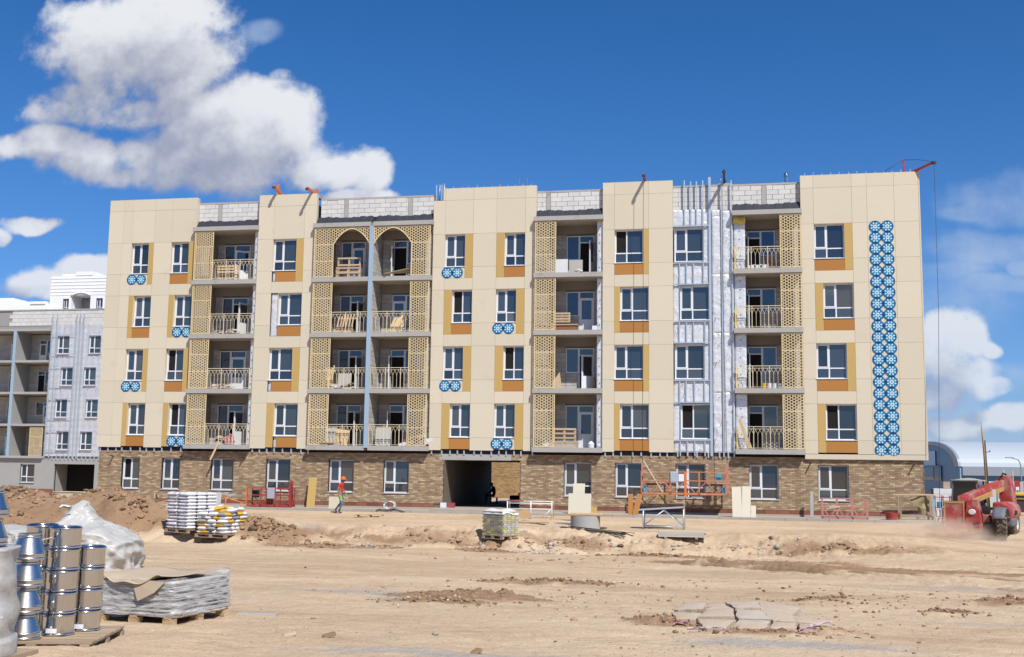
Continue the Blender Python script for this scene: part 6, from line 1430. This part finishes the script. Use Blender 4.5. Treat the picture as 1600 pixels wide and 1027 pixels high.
# front column with headlamp
b = MB(); b.prism([(-.28, .25), (.30, .30), (.34, .9), (.22, 1.62), (-.20, 1.62), (-.28, 1.0)][::-1], -1.2, -.75); bevel(b.build('front_column', tred, T), .03)
o = MB(); o.lathe([(0, -.03), (.10, -.025), (.12, .02), (.10, .04)], n=16); o.v = [(x*1.25, z, y) for x, y, z in o.v]; o.build('headlight', M('lamp_glass', (.62, .62, .60), .15, spec=.7), T, loc=(.0, -1.24, 1.12)); b = MB(); b.bar((-.05, -1.23, .62), (.28, -1.22, .72), .03, .03); b.bar((.1, -1.23, .5), (.28, -1.23, .5), .05, .04); b.build('hose', black, T)
o = MB(); o.lathe([(0, -.08), (.15, -.07), (.18, 0), (.15, .08), (0, .09)], n=16); o.v = [(x, z, y) for x, y, z in o.v]; o.build('air_intake', black, T, loc=(.52, -1.0, 1.20))
# boom from the low front to the high rear
b = MB(); b.bar((-.42, -1.15, 1.62), (.62, 3.3, 2.42), .34, .26); bevel(b.build('boom', tred, T), .03)
b = MB(); b.bar((-.30, -1.05, 1.42), (.60, 3.1, 2.14), .24, .22); bevel(b.build('inner_boom', och, T), .02)
bx('boom_head', -.52, -.28, -1.35, -1.05, 1.3, 1.74, tred, .03)
b = MB(); b.prism([(.42, 1.25), (1.0, 1.2), (.95, 1.9), (.80, 2.62), (.45, 2.62)][::-1], 2.6, 3.35); bevel(b.build('boom_tower', tred, T), .03)
bx('tower_patch', .28, .46, 1.4, 1.46, 1.72, 2.02, pvc, .005); b = MB(); b.tube([(.55, 2.4, 2.55), (.6, 2.55, 2.72), (.7, 2.7, 2.66)], .04, 6); b.build('hose', black, T)
# hood on the right
b = MB(); b.prism([(.50, .88), (1.22, .82), (1.30, 1.12), (1.22, 1.38), (.95, 1.50), (.56, 1.52)][::-1], .15, 2.5); bevel(b.build('hood', tred, T), .08, 3)
hd = [c for c in T.children if c.name.startswith('hood')][0]
for i in range(4): b = MB(); b.box(1.285, 1.30, .9+.14*i, 1.0+.14*i, .98, 1.16); b.build('grille_bar', black, hd)
b = MB(); b.grid(lambda u, v: (1.0+.5*(v-.5), -.55+.74*math.cos(PI*(.16+.72*u)), .62+.70*math.sin(PI*(.16+.72*u))), 14, 3); o = b.build('fender', fend, T); o.modifiers.new('t', 'SOLIDIFY').thickness = .03
bx('fuel_tank', .70, 1.28, .45, 1.5, .50, .86, fend, .08)
# cab on the left
cb = bx('cab', -1.12, -.02, .35, 1.9, .75, 1.42, steel_dark, .04)
b = MB(); b.prism([(-1.10, 1.42), (-.04, 1.42), (-.10, 2.38), (-1.02, 2.38)][::-1], .38, 1.88); b.build('cab_glass', gl, T)
for x0, x1 in ((-1.11, -1.03), (-.03, -.09)):
    for y in (.36, 1.9): b = MB(); b.bar((x0, y, 1.42), (x1, y, 2.38), .06, .06); b.build('cab_post', fend, T)
b = MB(); b.grid(lambda u, v: (-1.12+1.12*u, .25+1.75*v, 2.40+.10*math.sin(PI*u)*math.sin(PI*v)**.5), 12, 8); b.box(-1.12, 0, .27, 1.98, 2.36, 2.42); b.build('cab_roof', dust_m, T)
bx('wheel_guard', -1.25, -.7, -1.0, -.2, 1.2, 1.3, dust_m, .04)
b = MB(); b.bar((-.2, .1, 1.35), (-.75, .3, 1.42), .12, .14); b.build('dash', och, T)
bx('step', .60, .95, .0, .35, .42, .50, steel_dark, .01)
# dust raised by its wheels
def dust_cloud(label, c, r, dens, seed):
    m = bpy.data.materials.new('dust'); m.use_nodes = True; t = NT(m.node_tree); t.n.clear()
    v = t.node('ShaderNodeVolumePrincipled', i_Color=(.93, .80, .65, 1), i_Anisotropy=.0)
    co = t.node('ShaderNodeTexCoord').outputs['Object']
    d = t.math('SUBTRACT', 1.0, t.vmath('LENGTH', co)); n = t.noise(co, 2.2+seed, 4, .6)
    t.put(v.inputs['Density'], t.math('MULTIPLY', t.math('MULTIPLY', t.ramp(d, .02, .75), t.ramp(n, .28, .72)), dens))
    t.l.new(v.outputs[0], t.node('ShaderNodeOutputMaterial').inputs['Volume'])
    b = MB(); b.lathe([(math.sin(PI*i/12), -math.cos(PI*i/12)) for i in range(13)], n=24); o = b.build('dust', m, None, loc=c, scale=r, kind='stuff'); o['label'] = label; return o
dust_cloud('pale dust raised beside the telehandler', (14.2, -7.6, -.45), (2.7, 1.7, 1.0), 2.3, 0)
dust_cloud('thin dust drifting low in front of the telehandler', (15.9, -9.3, -.75), (2.6, 1.4, .55), 1.2, 1)
